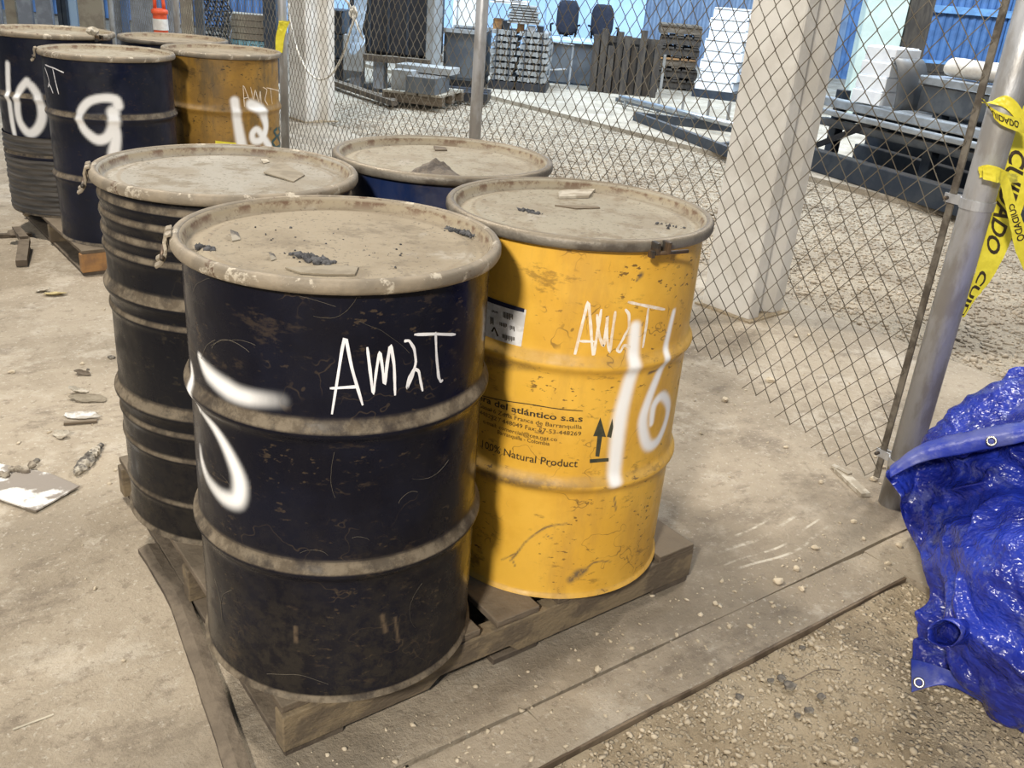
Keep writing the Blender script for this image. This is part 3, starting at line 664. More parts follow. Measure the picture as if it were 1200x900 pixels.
d4, b4 = make_drum('dark drum at the back of the far pallet, mostly hidden', Q4, M['navy'], M['lid_tan'], M['ring_dark'], res=.014, H=.875)

# ------------------------------------------------------------------ pallets
def pallet(label, F0, ang, la=1.17, lb=1.16, seed=1, orange=False):
    t = thing('wooden_pallet', label, 'pallet', (F0[0], F0[1], 0), R(ang)); rd = random.Random(seed)
    for i, y in enumerate((.02, lb/2, lb-.02)):                 # stringers along the local x
        if i == 0 and not orange:
            mb = MB(); h0, h1 = .017, .107
            prof = [(0, h0), (.34, h0), (.37, h0+.025), (.56, h0+.025), (.59, h0), (la, h0+.004), (la, h1), (0, h1)]
            n = len(prof); mb.add([(x, y-.02, z) for x, z in prof]+[(x, y+.02, z) for x, z in prof], [tuple(range(n)), tuple(range(2*n-1, n-1, -1))]+[(k, k+n, (k+1) % n+n, (k+1) % n) for k in range(n)])
            mb.build('stringer', M['wood_face'], t, bev=.003)
        else: MB().box((la/2, y, .062), (la, .04, .09)).build('stringer', M['wood_orange'] if orange and i == 0 else M['wood_face'], t, bev=.003)
    nb = 7; bw = .13; gap = (la-nb*bw)/(nb-1)
    for k in range(nb):
        x = bw/2+k*(bw+gap); dy = rd.uniform(-.012, .012)
        MB().box((x, lb/2+dy, .1165), (bw-rd.uniform(0, .012), lb, .018), rz=rd.uniform(-.006, .006)).build('deck_board', M['wood'], t, bev=.003)
    for x in (bw/2+.01, la/2, la-bw/2):
        MB().box((x, lb/2, .0085), (bw, lb-.01, .017), rz=rd.uniform(-.01, .01)).build('bottom_board', M['wood_dark'], t, bev=.002)
    return t
np_ = pallet('dusty wooden pallet under the near black and yellow drums', (-.395, 1.365), 38.2, seed=2)
rows = []
for k in range(15):                                   # the outer bottom board has split and splays out at the front
    t = k/14; x, y = -.108+.094*min(1, t*1.35)**.9, -.10+.95*t; wv = .024+.003*mnoise.noise(Vector((k*.9, 2, 0)))
    rows.append([(x-wv, y, .001), (x-wv, y, .015), (x, y, .020+.003*math.sin(k)), (x+wv, y, .016), (x+wv, y, .001), (x-wv, y, .001)])
MB().grid(rows).build('broken_slat', M['wood_dark'], np_)
pallet('dusty wooden pallet under the far drums 9, 10 and 12', (-2.10, 4.17), 40, 1.17, 1.2, seed=5, orange=True)
# ------------------------------------------------------------------ things on the lids
LZ = .126+.88-.0215
def crumbs(name, px0, px1, wd, n, label, zl, rmax=.006, seed=1):
    rd = np.random.default_rng(seed); p0, p1 = at(*px0, zl), at(*px1, zl); t = rd.random(n)
    spread = rd.standard_normal((n, 2))*wd*(.25+.75*rd.random((n, 1)))
    C = np.stack([p0.x+(p1.x-p0.x)*t+spread[:, 0], p0.y+(p1.y-p0.y)*t+spread[:, 1], np.full(n, zl+.001)], 1)
    r = .0008+rmax*rd.random(n)**2.5
    V = ICV[None]*(1+.3*rd.standard_normal((n, len(ICV), 1)))*r[:, None, None]+C[:, None]
    c = C.mean(0); V = V-np.array([c[0], c[1], zl])
    o = fast(name, V.reshape(-1, 3), (ICF[None]+(np.arange(n)*len(ICV))[:, None, None]).reshape(-1, 3), M['crumb'])
    o.location = (c[0], c[1], zl); return tag(o, label, 'debris', kind='stuff')
crumbs('black_crumbs', (345, 298), (385, 309), .010, 240, 'streak of black crumbs near the front rim of front black drum lid', LZ)
crumbs('black_crumbs', (525, 268), (556, 277), .008, 150, 'patch of black crumbs at the right of front black drum lid', LZ, .005, 2)
crumbs('black_crumbs', (232, 289), (250, 294), .006, 60, 'small patch of black crumbs at the left of front black drum lid', LZ, .006, 3)
crumbs('black_crumbs', (260, 280), (480, 300), .09, 48, 'scattered single dark specks over the front black drum lid', LZ, .0018, 4)
crumbs('black_crumbs', (612, 246), (630, 251), .007, 110, 'dark crumbs at the left of the yellow drum 16 lid', LZ, .005, 5)
crumbs('black_crumbs', (770, 262), (800, 268), .012, 14, 'few dark crumbs near the right rim of drum 16 lid', LZ, .005, 6)
def sheet(name, pts, zl, material, label, cat='scrap', curl=.0, th=.0015):
    """thin flat piece lying at height zl, outline in pixels"""
    ps = [at(x, y, zl) for x, y in pts]; mb = MB(); n = len(ps)
    zs = [zl+th+(curl if k == 0 else 0) for k in range(n)]
    mb.add([(p.x, p.y, z) for p, z in zip(ps, zs)]+[(p.x, p.y, z-th) for p, z in zip(ps, zs)], [tuple(range(n)), tuple(range(2*n-1, n-1, -1))]+[(k, k+n, (k+1) % n+n, (k+1) % n) for k in range(n)])
    return solo(mb, name, material, label, cat)
sheet('card_scrap', [(309, 205), (328, 190), (357, 206), (344, 214)], LZ, M['card'], 'dusty square card scrap on the ribbed drum lid', 'card', .004, .003)
sheet('card_scrap', [(334, 315), (352, 321), (383, 323), (416, 323), (420, 314), (395, 312)], LZ, M['card'], 'dusty card strip against the front rim of the black AM2T drum lid', 'card', 0, .0028)
sheet('metal_flake', [(270, 277), (279, 273), (282, 281), (272, 283)], LZ, M['stone_dark'], 'small curled dark flake at the left of front black drum lid', 'flake', .012)
sheet('metal_flake', [(315, 303), (321, 298), (324, 304), (318, 306)], LZ, M['stone_dark'], 'small curled dark flake beside the crumb streak, front black drum lid', 'flake', .010)
sheet('folded_paper', [(654, 229), (660, 225), (697, 224), (690, 232), (655, 233)], LZ, M['flake'], 'pale folded paper piece on the yellow drum 16 lid', 'paper', .003, .006)
sheet('thin_stick', [(650, 242), (700, 243), (703, 245), (675, 246)], LZ, M['wood'], 'thin brown stick below the paper on drum 16 lid', 'stick', 0, .004)
sheet('pale_flake', [(306, 189), (313, 187), (316, 190), (309, 192)], LZ, M['flake'], 'small white flake behind the card on the ribbed drum', 'flake', .004)
sheet('metal_flake', [(508, 173), (522, 174), (524, 177), (510, 177)], LZ, M['wood_dark'], 'brown flake near the back of the dark blue drum lid', 'flake', .002, .004)
mb = MB()
for k, (px, py, r) in enumerate([(84, 50, .022), (92, 49, .016), (100, 47, .014), (108, 48, .012), (76, 47, .014)]): p = at(px, py, LZ); mb.rock((p.x, p.y, LZ+r*.4), r, 200+k)
solo(mb, 'dark_rubble', M['stone_dark'], 'dark rubble heap at the back of the drum 9 lid', 'rubble')
p = at(108, 41, .126+.915); solo(MB().rock((p.x, p.y, p.z+.018), .03, 77), 'pale_lump', M['flake'], 'pale lump sitting on the rim of drum 10', 'lump')
# dirt heap on the blue drum's lid
c = at(508, 209, LZ); mb = MB(); P = []
for i in range(15):
    rr_ = i/14; row = []
    for k in range(33):
        a = 2*math.pi*k/32; lump = 1+.22*mnoise.noise(Vector((math.cos(a)*1.5, math.sin(a)*1.5, rr_*2)))
        h = .050*max(0, 1-rr_)**1.05*(1+.3*mnoise.noise(Vector((math.cos(a)*rr_*5, math.sin(a)*rr_*5, 2))))+.003*mnoise.noise(Vector((math.cos(a)*rr_*18, math.sin(a)*rr_*18, 9)))*(1-rr_)
        row.append((c.x+.008*(1-rr_)+.088*rr_*lump*math.cos(a), c.y+.05*rr_*lump*math.sin(a), LZ+max(h, 0)))
    P.append(row)
solo(mb.grid(P), 'dirt_heap', M['mound'], 'grey brown heap of dirt on the dark blue drum lid', 'dirt', smooth=True)

# ------------------------------------------------------------------ litter on the floor
M['plate'] = mat('peeling_white_plate', (.24, .21, .18), .6, 0, (.78, .77, .74), 7., .3, 30., lo=.5, hi=.58)
sheet('floor_plate', [(-8, 583), (42, 600), (93, 571), (58, 556), (0, 545), (-40, 560)], .006, M['plate'], 'flat peeling plate with white flaked edge on the floor at left', 'plate', 0, .005)
mb = MB()
for k in range(9):
    t = k/8; p = at(92+26*t, 556-30*t); mb.rock((p.x, p.y, .012), .008+.014*math.sin(math.pi*min(.95, t+.1)), 40+k, .9)
solo(mb, 'debris_lump', mat('mottled_lump', (.10, .09, .08), .95, 0, (.45, .41, .34), 28.), 'rough grey elongated lump lying on the floor beside the plate', 'lump')
mb = MB()
for k in range(6):
    t = k/5; p = at(0+38*t, 561-9*t+3*math.sin(k*2)); mb.rock((p.x, p.y, .016), .013, 60+k, .8)
solo(mb, 'crumpled_scrap', mat('crumpled_scrap', (.33, .29, .23), .9, 0, (.16, .13, .10), 20.), 'crumpled brown scrap lying on the peeling plate', 'scrap')
def curl(px, py, rx, ry, rot, h, material, name, label, cat):
    """torn scrap: ragged outline, one side lifting off the floor"""
    p = at(px, py); s = pxm(p); P = []; n = 9; sd_ = px*.37+py*.11
    rim = [1+.45*mnoise.noise(Vector((math.cos(2*math.pi*k/20)*1.3, math.sin(2*math.pi*k/20)*1.3, sd_)))+.22*mnoise.noise(Vector((k*1.7, sd_, 3))) for k in range(20)]
    for i in range(6):
        f = i/5; row = []
        for k in range(21):
            a = 2*math.pi*k/20; q = f*rim[k % 20]; x, y = math.cos(a)*rx*s*q, math.sin(a)*ry*s*1.9*q
            lift = h*(.5+.5*math.cos(a-sd_))*f*f+.35*h*mnoise.noise(Vector((math.cos(a)*q*2.5, math.sin(a)*q*2.5, sd_)))
            row.append((p.x+x*math.cos(rot)-y*math.sin(rot), p.y+x*math.sin(rot)+y*math.cos(rot), .003+max(0, lift)))
        P.append(row)
    o = solo(MB().grid(P), name, material, label, cat); o.modifiers.new('s', 'SOLIDIFY').thickness = .0018; return o
M['peel'] = mat('yellow_peel', (.52, .43, .22), .8, 0, (.36, .29, .14), 30.)
curl(64, 346, 13, 4, .25, .012, M['peel'], 'yellow_peel', 'longer yellow peel piece on the floor near the far pallet', 'peel')
curl(50, 342, 8, 2.5, .5, .012, M['flake'], 'yellow_peel', 'shorter pale peel piece beside the yellow peel', 'peel')
curl(104, 469, 20, 4, .1, .012, M['card'], 'paper_scrap', 'crumpled grey paper scrap, upper of two near the ribbed drum', 'paper')
curl(92, 460, 10, 3.5, .4, .02, M['flake'], 'paper_scrap', 'small pale crumpled flake on top of the upper grey scrap', 'paper')
curl(95, 489, 22, 3.5, .1, .01, mat('pale_foil', (.58, .57, .55), .5, 0, (.36, .33, .28), 25.), 'paper_scrap', 'pale torn paper scrap, lower of two near the ribbed drum', 'paper')
curl(72, 512, 11, 3, -.4, .016, M['flake'], 'dry_leaf', 'small pale curled leaf above the peeling plate', 'leaf')
curl(97, 439, 9, 2.5, .0, .012, M['wood_dark'], 'bark_piece', 'dark bark crumb on the floor left of the ribbed drum', 'bark')
mb = MB().beam(at(75, 498)+Vector((0, 0, .006)), at(114, 495)+Vector((0, 0, .006)), .014, .008); solo(mb, 'wood_stick', M['wood'], 'thin brown stick below the pale paper scrap', 'stick')
mb = MB().beam(at(-5, 279)+Vector((0, 0, .012)), at(38, 277)+Vector((0, 0, .012)), .03, .02); solo(mb, 'dark_bar', M['wood_dark'], 'dark flat bar lying on the floor beside the far pallet', 'bar')
mb = MB().beam(at(60, 290)+Vector((0, 0, .05)), at(57, 311)+Vector((0, 0, .02)), .05, .03); mb.beam(at(50, 280)+Vector((0, 0, .06)), at(60, 292)+Vector((0, 0, .06)), .04, .03); mb.rock(at(48, 283)+Vector((0, 0, .05)), .03, 5)
mb.v = [(v[0]-.10, v[1]-.06, v[2]) for v in mb.v]; solo(mb, 'splintered_wood', M['wood_dark'], 'splintered wood knot leaning against the far pallet side', 'wood')
row_of('pebble', [(131, 420, .012), (97, 427, .008), (103, 434, .007), (14, 437, .01), (43, 541, .009), (112, 690, .006), (145, 775, .005)], (M['stone'], M['stone_dark']), 'small stone lying loose on the open floor at left, %s', 'pebble', 'loose stones on the open floor', sd=80)
mb = MB().beam(at(982, 552)+Vector((0, 0, .006)), at(1014, 582)+Vector((0, 0, .006)), .035, .012); mb.beam(at(975, 548)+Vector((0, 0, .008)), at(995, 560)+Vector((0, 0, .014)), .02, .008)
solo(mb, 'wood_splinter', M['flake'], 'pale flat wood splinter on the concrete by the fence post', 'splinter')
M['strawline'] = mat('pale_straw', (.62, .57, .46), .8)
for px in ((15, 856, 63, 838, 'pale straw stalk on the floor at the lower left'), (640, 0, 0, 0, '')):
    if px[4]: solo(MB().tube([at(px[0], px[1])+Vector((0, 0, .002)), at(px[2], px[3])+Vector((0, 0, .002))], .002, 5), 'straw_stalk', M['strawline'], px[4], 'straw')
pts = [at(x, y, -.008) for x, y in ((925, 800), (940, 794), (955, 786), (970, 784), (985, 786))]
solo(MB().tube(pts, .0014, 5), 'thin_twig', M['wood'], 'thin curved twig on the gravel below the kerb', 'twig')
row_of('dark_clod', [(925, 806, .014), (915, 797, .010), (962, 818, .010), (934, 840, .009), (948, 834, .009), (866, 818, .009), (1002, 869, .008), (940, 760, .007), (903, 799, .007)], (M['stone_dark'],), 'dark clod on the pale gravel of the pit, %s', 'clod', 'dark clods on the pit gravel', dz=-.012, sd=100)

# ------------------------------------------------------------------ chain link fence
FP = Vector((1.267, 2.613, 0)); FD = Vector((math.cos(R(126)), math.sin(R(126)), 0)); FN = Vector((-FD.y, FD.x, 0))
fence = thing('chain_link_fence', 'galvanised chain link fence on round steel posts crossing behind the drums', 'fence', FP, R(126))
def zbot(s): return float(np.interp(s, [0, .26, .55, .85, 2.6, 11], [.03, .035, .10, .17, .12, .06]))
WD, HD = .0725, .088; wires_v = []; wires_f = []; base = 0; RW = .0019
for i in range(2, int(10.6/(WD/2))):
    kk0 = int(math.ceil(zbot(i*WD/2)/(HD/2))); kk1 = int(2.3/(HD/2)); ks = np.arange(kk0, kk1)
    par = (ks+i) % 2; s = (i+par)*WD/2; nrm = np.where(par == 1, RW*1.05, -RW*1.05)
    z = ks*HD/2
    bulge = .025*np.sin(s*1.7+1)*np.sin(z*1.6)+.010*np.sin(s*5.3+z*2)
    # local frame of the fence: x along FD, y along FN
    Pn = np.stack([s+.006*np.sin(z*9+s*3), nrm+bulge, z+.006*np.sin(s*7)], 1)
    k = len(ks); n = 4; ang = np.arange(n)*2*math.pi/n+.78
    d = np.gradient(Pn, axis=0); d /= np.linalg.norm(d, axis=1)[:, None]; b_ax = np.array([0, 1., 0]); a_ax = np.cross(d, b_ax); a_ax /= np.linalg.norm(a_ax, axis=1)[:, None]; bb = np.cross(d, a_ax)
    V = Pn[:, None]+RW*(np.cos(ang)[None, :, None]*a_ax[:, None]+np.sin(ang)[None, :, None]*bb[:, None])
    I_, J_ = np.meshgrid(np.arange(k-1), np.arange(n), indexing='ij')
    wires_f.append(np.stack([I_*n+J_, I_*n+(J_+1) % n, (I_+1)*n+(J_+1) % n, (I_+1)*n+J_], -1).reshape(-1, 4)+base); wires_v.append(V.reshape(-1, 3)); base += k*n
mesh_o = fast('wire_mesh', np.concatenate(wires_v), np.concatenate(wires_f), M['wire'], fence); mesh_o['kind'] = 'stuff'
MB().tube([(0, 0, -.06), (0, 0, 2.45)], .0435, 28).build('gate_post', M['galv'], fence, smooth=True)
for s in (2.60, 5.16, 7.75, 10.35): MB().tube([(s, .034, -.06), (s, .034, 2.4)], .030, 20).build('line_post', M['galv'], fence, smooth=True)
MB().tube([(.04, .03, 2.36), (10.5, .03, 2.36)], .021, 12).build('top_rail', M['galv'], fence, smooth=True)
MB().box((.077, 0, 1.13), (.020, .007, 2.14)).build('tension_bar', M['ring_dark'], fence)
for z in (.15, .985, 1.7):
    bd = MB().lathe([(.0435, -.013), (.047, -.013), (.047, .013), (.0435, .013)], 28, (0, 0, z), closed=True).build('tension_band', M['galv'], fence, smooth=False)
    mb = MB(); mb.box((.068, .010, z), (.055, .004, .026)); mb.box((.068, -.010, z), (.055, .004, .026)); mb.build('band_ear', M['galv'], bd)
    MB().tube([(.085, -.032, z), (.085, .028, z)], .0055, 8).build('bolt', M['bolt'], bd, smooth=True); MB().tube([(.085, -.03, z), (.085, -.02, z)], .011, 6).build('nut', M['steel'], bd)

# ------------------------------------------------------------------ caution tape on the post
def ribbon3(rows_):
    """rows of (centre, half width vector) smoothed into a strip; returns grid and mapper"""
    n = len(rows_); out = []
    for i in range(n-1):
        p0 = rows_[max(i-1, 0)]; p1 = rows_[i]; p2 = rows_[i+1]; p3 = rows_[min(i+2, n-1)]
        for k in range(8):
            t = k/8; cr = lambda a, b, c, d: .5*((2*b)+(c-a)*t+(2*a-5*b+4*c-d)*t*t+(3*b-a-3*c+d)*t**3)
            out.append((cr(p0[0], p1[0], p2[0], p3[0]), cr(p0[1], p1[1], p2[1], p3[1])))
    out.append(rows_[-1]); return out
def tape(rows_, label, words, letter_h=.55, start=.05, name='caution_tape', crumple=.004):
    todo = words.split()
    st = ribbon3(rows_); P = []
    for i, (c, h) in enumerate(st):
        nn = h.cross((st[min(i+1, len(st)-1)][0]-st[max(i-1, 0)][0])); nn = nn.normalized() if nn.length > 1e-9 else Vector((0, 1, 0))
        P.append([c+h*(k/4-1)+nn*(crumple*mnoise.noise(Vector((i*.5, k*.7, len(words)*1.)))) for k in range(9)])
    t = thing(name, label, 'tape', st[-1][0])
    o = MB().grid(P).build('strip', M['tape'], t, smooth=True, local=False)
    # lettering follows the strip
    L = [0.]
    for i in range(1, len(st)): L.append(L[-1]+(st[i][0]-st[i-1][0]).length)
    Lx = np.array(L); arr = np.array([[list(v) for v in r_] for r_ in P])
    for words in todo:
        cu = bpy.data.curves.new('t', 'FONT'); cu.body = words; cu.size = 1; cu.offset = .025; cu.resolution_u = 3
        ob = bpy.data.objects.new('t', cu); COL.objects.link(ob)
        me = bpy.data.meshes.new_from_object(ob.evaluated_get(bpy.context.evaluated_depsgraph_get())); bpy.data.objects.remove(ob); bpy.data.curves.remove(cu)
        bm = bmesh.new(); bm.from_mesh(me); bmesh.ops.triangulate(bm, faces=bm.faces)
        for _ in range(2): bmesh.ops.subdivide_edges(bm, edges=[e for e in bm.edges if e.calc_length() > .12], cuts=1); 
        bmesh.ops.triangulate(bm, faces=bm.faces)
        hw = max(h.length for _, h in st); sc = letter_h*2*hw/.72; vs = []; keep = True
        for v in bm.verts:
            s = start+v.co.x*sc*.8; w_ = .5+(v.co.y/.72-.5)*letter_h
            fi = np.interp(s, Lx, np.arange(len(st))); i0 = min(int(fi), len(st)-2); ft = fi-i0
            wk = min(max(w_*8, 0), 7.999); k0 = int(wk); kt = wk-k0
            p = (arr[i0, k0]*(1-kt)+arr[i0, k0+1]*kt)*(1-ft)+(arr[i0+1, k0]*(1-kt)+arr[i0+1, k0+1]*kt)*ft
            h = st[i0][1]; d = st[i0+1][0]-st[i0][0]; nn = h.cross(d).normalized()
            tocam = CAM-Vector(p); nn = nn if nn.dot(tocam) > 0 else -nn
            vs.append((Vector(p)+nn*.0012, s))
        start += (max(v.co.x for v in bm.verts)+.9)*sc*.8
        bad = {i for i, (p, s) in enumerate(vs) if s > Lx[-1]-.002}
        bm.verts.index_update()
        fs = [[v.index for v in f.verts] for f in bm.faces if not any(v.index in bad for v in f.verts)]
        bm.free()
        if not fs: continue
        MB().add([p for p, _ in vs], fs).build('tape_lettering', M['ink'], o, local=False)
    return t
def tr(px0, py0, px1, py1, Y):      # a cross line of the tape from its two edge pixels
    a, b = W(px0, py0, Y), W(px1, py1, Y); return ((a+b)/2, (b-a)/2)
tape([tr(1186, 120, 1222, 130, 2.72), tr(1180, 160, 1212, 175, 2.70), tr(1168, 200, 1206, 220, 2.69), tr(1158, 240, 1192, 262, 2.70), tr(1150, 280, 1176, 302, 2.71), tr(1144, 315, 1160, 330, 2.72), tr(1132, 345, 1144, 350, 2.73), tr(1124, 370, 1130, 372, 2.74)],
     'yellow caution tape end hanging behind the gate post, broad and lettered', 'CUIDADO   CUIDADO', .52, .12)
tape([tr(1152, 196, 1152, 210, 2.53), tr(1166, 196, 1168, 214, 2.52), tr(1180, 205, 1172, 216, 2.54), tr(1190, 235, 1178, 240, 2.56), tr(1200, 262, 1184, 268, 2.57), tr(1210, 290, 1192, 300, 2.58), tr(1226, 320, 1208, 332, 2.60)],
     'yellow caution tape strand knotted on the post, falling to the right', 'CUIDADO', .5, .16)
tape([tr(1146, 196, 1148, 208, 2.57), tr(1156, 193, 1158, 208, 2.55), tr(1170, 196, 1171, 211, 2.55), tr(1182, 202, 1184, 214, 2.57), tr(1192, 204, 1193, 214, 2.63)],
     'yellow tape loop tied round the gate post below the frayed band', '', .5, .1)
tape([tr(1150, 115, 1158, 122, 2.58), tr(1165, 128, 1168, 142, 2.55), tr(1185, 136, 1186, 152, 2.55), tr(1205, 140, 1206, 158, 2.58)],
     'yellow tape band wrapped round the gate post at the picture edge', 'CUIDADO', .5, .02)
tape([tr(1157, 122, 1150, 120, 2.59), tr(1176, 112, 1172, 124, 2.57), tr(1190, 118, 1186, 134, 2.56), tr(1204, 138, 1196, 150, 2.57)],
     'yellow tape bow standing off the post above the wrapped band', '', .5, .02)
# short tape on the far post, and the white rope
PB = FP+FD*5.16
Yp = PB.y-.03
tape([tr(327, 24, 340, 25, Yp-.06), tr(326, 30, 336, 34, Yp-.05), tr(323, 45, 333, 46, Yp-.04), tr(323, 62, 331, 62, Yp-.03)], 'yellow tape scrap tied to the fence post beside the ochre drum', '', crumple=.008)
def fence_pt(px, py, off=.05):
    d = ray(px, py); n_ = FN; t = ((FP-n_*(-off)*-1)-CAM).dot(n_)/d.dot(n_); return CAM+d*t
pts = [fence_pt(x, y, .06) for x, y in ((338, 4), (340, 25), (345, 48), (353, 70), (362, 85), (373, 93), (385, 90), (395, 78), (404, 58), (410, 38), (414, 24), (414, 16))]
sm = []
for i in range(len(pts)-1):
    for k in range(4):
        t = k/4; a, b, c_, d_ = pts[max(i-1, 0)], pts[i], pts[i+1], pts[min(i+2, len(pts)-1)]
        sm.append(.5*((2*b)+(c_-a)*t+(2*a-5*b+4*c_-d_)*t*t+(3*b-a-3*c_+d_)*t**3))
rp = thing('white_rope', 'white rope slung in a loop from the fence post', 'rope', sm[-1])
MB().tube(sm+[pts[-1]], .0075, 8).build('cord', M['rope'], rp, smooth=True, local=False)
kn = pts[-1]; mb = MB(); mb.torus(kn, .022, .010, (.3, 1, .2), 14, 7); mb.torus(kn+Vector((.01, 0, .02)), .020, .010, (1, .3, .4), 14, 7)
mb.tube([kn, kn+Vector((-.03, 0, .06)), kn+Vector((-.07, 0, .09))], .007, 7); mb.tube([kn, kn+Vector((.03, 0, -.08)), kn+Vector((.06, 0, -.14))], .006, 7)
mb.build('knot', M['rope'], rp, smooth=True, local=False)

# ------------------------------------------------------------------ blue tarpaulin heap
def tarp_mat():
    mt, nt, b = NT('blue_tarp')
    c = mix(nt, ramp(nt, tex(nt, 5., 5), .42, .6), (.010, .018, .21), (.016, .036, .36))
    c = mix(nt, ramp(nt, tex(nt, 16., 8, .75), .52, .62, 0, .5), c, (.10, .12, .30))
    nt.links.new(c, b.inputs['Base Color']); b.inputs['Roughness'].default_value = .27; b.inputs['Specular IOR Level'].default_value = .6
    w1 = mth(nt, 'ABSOLUTE', mth(nt, 'SUBTRACT', tex(nt, 11., 2, .5, stretch=(1.6, 1, .7)), .5)); w2 = mth(nt, 'ABSOLUTE', mth(nt, 'SUBTRACT', tex(nt, 38., 2, .5, stretch=(.8, 1, 1.5)), .5))
    bump(nt, b, mth(nt, 'SUBTRACT', w1, mth(nt, 'MULTIPLY', w2, .6)), .5, .04); return mt
M['tarp'] = tarp_mat()
M['tarp_hem'] = mat('tarp_hem', (.02, .04, .34), .4, 0, (.08, .10, .34), 12., .3, 40.)
M['grommet'] = mat('grommet_metal', (.62, .60, .52), .3, .9)
tp = thing('blue_tarpaulin', 'crumpled blue tarpaulin heaped over gravel at the right edge', 'tarpaulin', at(1190, 700, 0))
def loft(rows_, nu, nv):
    """rows of points -> smooth grid nv x nu"""
    def cr(a, b, c, d, t): return .5*((2*b)+(c-a)*t+(2*a-5*b+4*c-d)*t*t+(3*b-a-3*c+d)*t**3)
    def samp(L, n):
        out = []
        for i in range(n+1):
            f = i/n*(len(L)-1); k = min(int(f), len(L)-2); t = f-k
            out.append(cr(L[max(k-1, 0)], L[k], L[k+1], L[min(k+2, len(L)-1)], t))
        return out
    A = [samp(r_, nu) for r_ in rows_]; return [list(r_) for r_ in zip(*[samp([A[i][j] for i in range(len(A))], nv) for j in range(nu+1)])]
def crease(P, amp, sc, seed, hold=0.0):
    """crumpled sheet: folded-over noise gives flat facets that meet in sharp creases"""
    nr, nc = len(P), len(P[0]); out = []; o = Vector((seed, seed*2.3, seed*.7))
    for i in range(nr):
        row = []
        for j in range(nc):
            p = P[i][j]; a = P[i][min(j+1, nc-1)]-P[i][max(j-1, 0)]; b = P[min(i+1, nr-1)][j]-P[max(i-1, 0)][j]; n_ = a.cross(b)
            n_ = n_.normalized() if n_.length > 1e-9 else Vector((0, 0, 1))
            if n_.dot(CAM-p) < 0: n_ = -n_
            q = p*sc+o; h = 0
            for k, (f, g) in enumerate(((.5, 1.7), (1.0, .75), (2.0, .26), (4.2, .07))):
                t_ = k*1.1+.4; x = (q.x*math.cos(t_)-q.z*math.sin(t_))*f*(1.7 if k < 3 else 1); z = (q.x*math.sin(t_)+q.z*math.cos(t_))*f*.7
                v = Vector((x+k*7, q.y*f*.6, z)); h += g*(abs(mnoise.noise(v))*(-1 if k % 2 else 1)+(.22 if k % 2 else -.22))
            row.append(p+n_*(h*amp))
        out.append(row)
    return out
rowsF = [[(1047, 562, 2.20), (1085, 543, 2.24), (1140, 530, 2.20), (1200, 516, 2.15), (1300, 490, 2.05)],
         [(1060, 610, 2.20), (1100, 600, 2.19), (1150, 590, 2.12), (1200, 580, 2.05), (1300, 560, 1.9)],
         [(1083, 672, 2.03), (1115, 665, 1.97), (1150, 660, 1.90), (1200, 650, 1.80), (1300, 640, 1.72)],
         [(1080, 735, 1.92), (1112, 728, 1.84), (1150, 735, 1.74), (1200, 740, 1.66), (1300, 730, 1.58)],
         [(1070, 765, 1.85), (1110, 772, 1.77), (1150, 790, 1.67), (1200, 812, 1.58), (1300, 800, 1.50)]]
rowsF = [[W(*q) for q in r_] for r_ in rowsF]
rowsF.append([at(x, y, -.012) for x, y in ((1076, 788), (1115, 806), (1150, 830), (1200, 862), (1300, 880))])
def tail(r_, dn):      # the heap goes on to the right and runs down to the ground there
    e = r_[-1]; return list(r_)+[Vector((e.x+.30, e.y+.10*dn, e.z*.75)), Vector((e.x+.60, e.y+.22*dn, e.z*.30)), Vector((e.x+.80, e.y+.30*dn, -.012 if e.z < .05 else .0))]
rowsF = [tail(r_, 1) for r_ in rowsF]
fr = MB().grid(crease(loft(rowsF, 250, 190), .085, 7., 1.3)).build('front_sheet', M['tarp'], tp, smooth=True, local=False); fr.modifiers.new('s', 'SOLIDIFY').thickness = .0012
rowsT = [[(1045, 556, 2.17), (1083, 535, 2.17), (1140, 521, 2.12), (1200, 508, 2.07), (1300, 484, 2.02)],
         [(1062, 546, 2.26), (1098, 525, 2.27), (1145, 505, 2.26), (1200, 484, 2.25), (1300, 452, 2.22)],
         [(1084, 536, 2.36), (1110, 503, 2.42), (1145, 476, 2.44), (1200, 436, 2.46), (1300, 392, 2.46)]]
rowsT = [[W(*q) for q in r_] for r_ in rowsT]
rowsT.append([Vector((p.x+.04, p.y+.09, -.01)) for p in rowsT[-1]])
rowsT = [tail(r_, 1) for r_ in rowsT]
tt = MB().grid(crease(loft(rowsT, 230, 110), .040, 9., 4.1)).build('top_sheet', M['tarp'], tp, smooth=True, local=False); tt.modifiers.new('s', 'SOLIDIFY').thickness = .0012
# stitched hem along the front fold
hemr = [[W(1044, 547, 2.19), W(1083, 524, 2.19), W(1140, 507, 2.14), W(1200, 492, 2.09), W(1300, 468, 2.04)],
            [W(1043, 553, 2.155), W(1083, 531, 2.145), W(1140, 517, 2.09), W(1200, 504, 2.04), W(1300, 480, 1.99)],
            [W(1044, 560, 2.14), W(1083, 541, 2.13), W(1140, 529, 2.08), W(1200, 517, 2.03), W(1300, 494, 1.98)]]
hem = loft([tail(r_, 1) for r_ in hemr], 110, 8)
hm = MB().grid(crease(hem, .010, 12., 2.2)).build('hem', M['tarp_hem'], tp, smooth=True, local=False); hm.modifiers.new('s', 'SOLIDIFY').thickness = .003
g = W(1162, 517, 2.045); nv = (CAM-g).normalized(); MB().torus(g, .010, .003, nv).build('grommet', M['grommet'], tp, smooth=True, local=False)
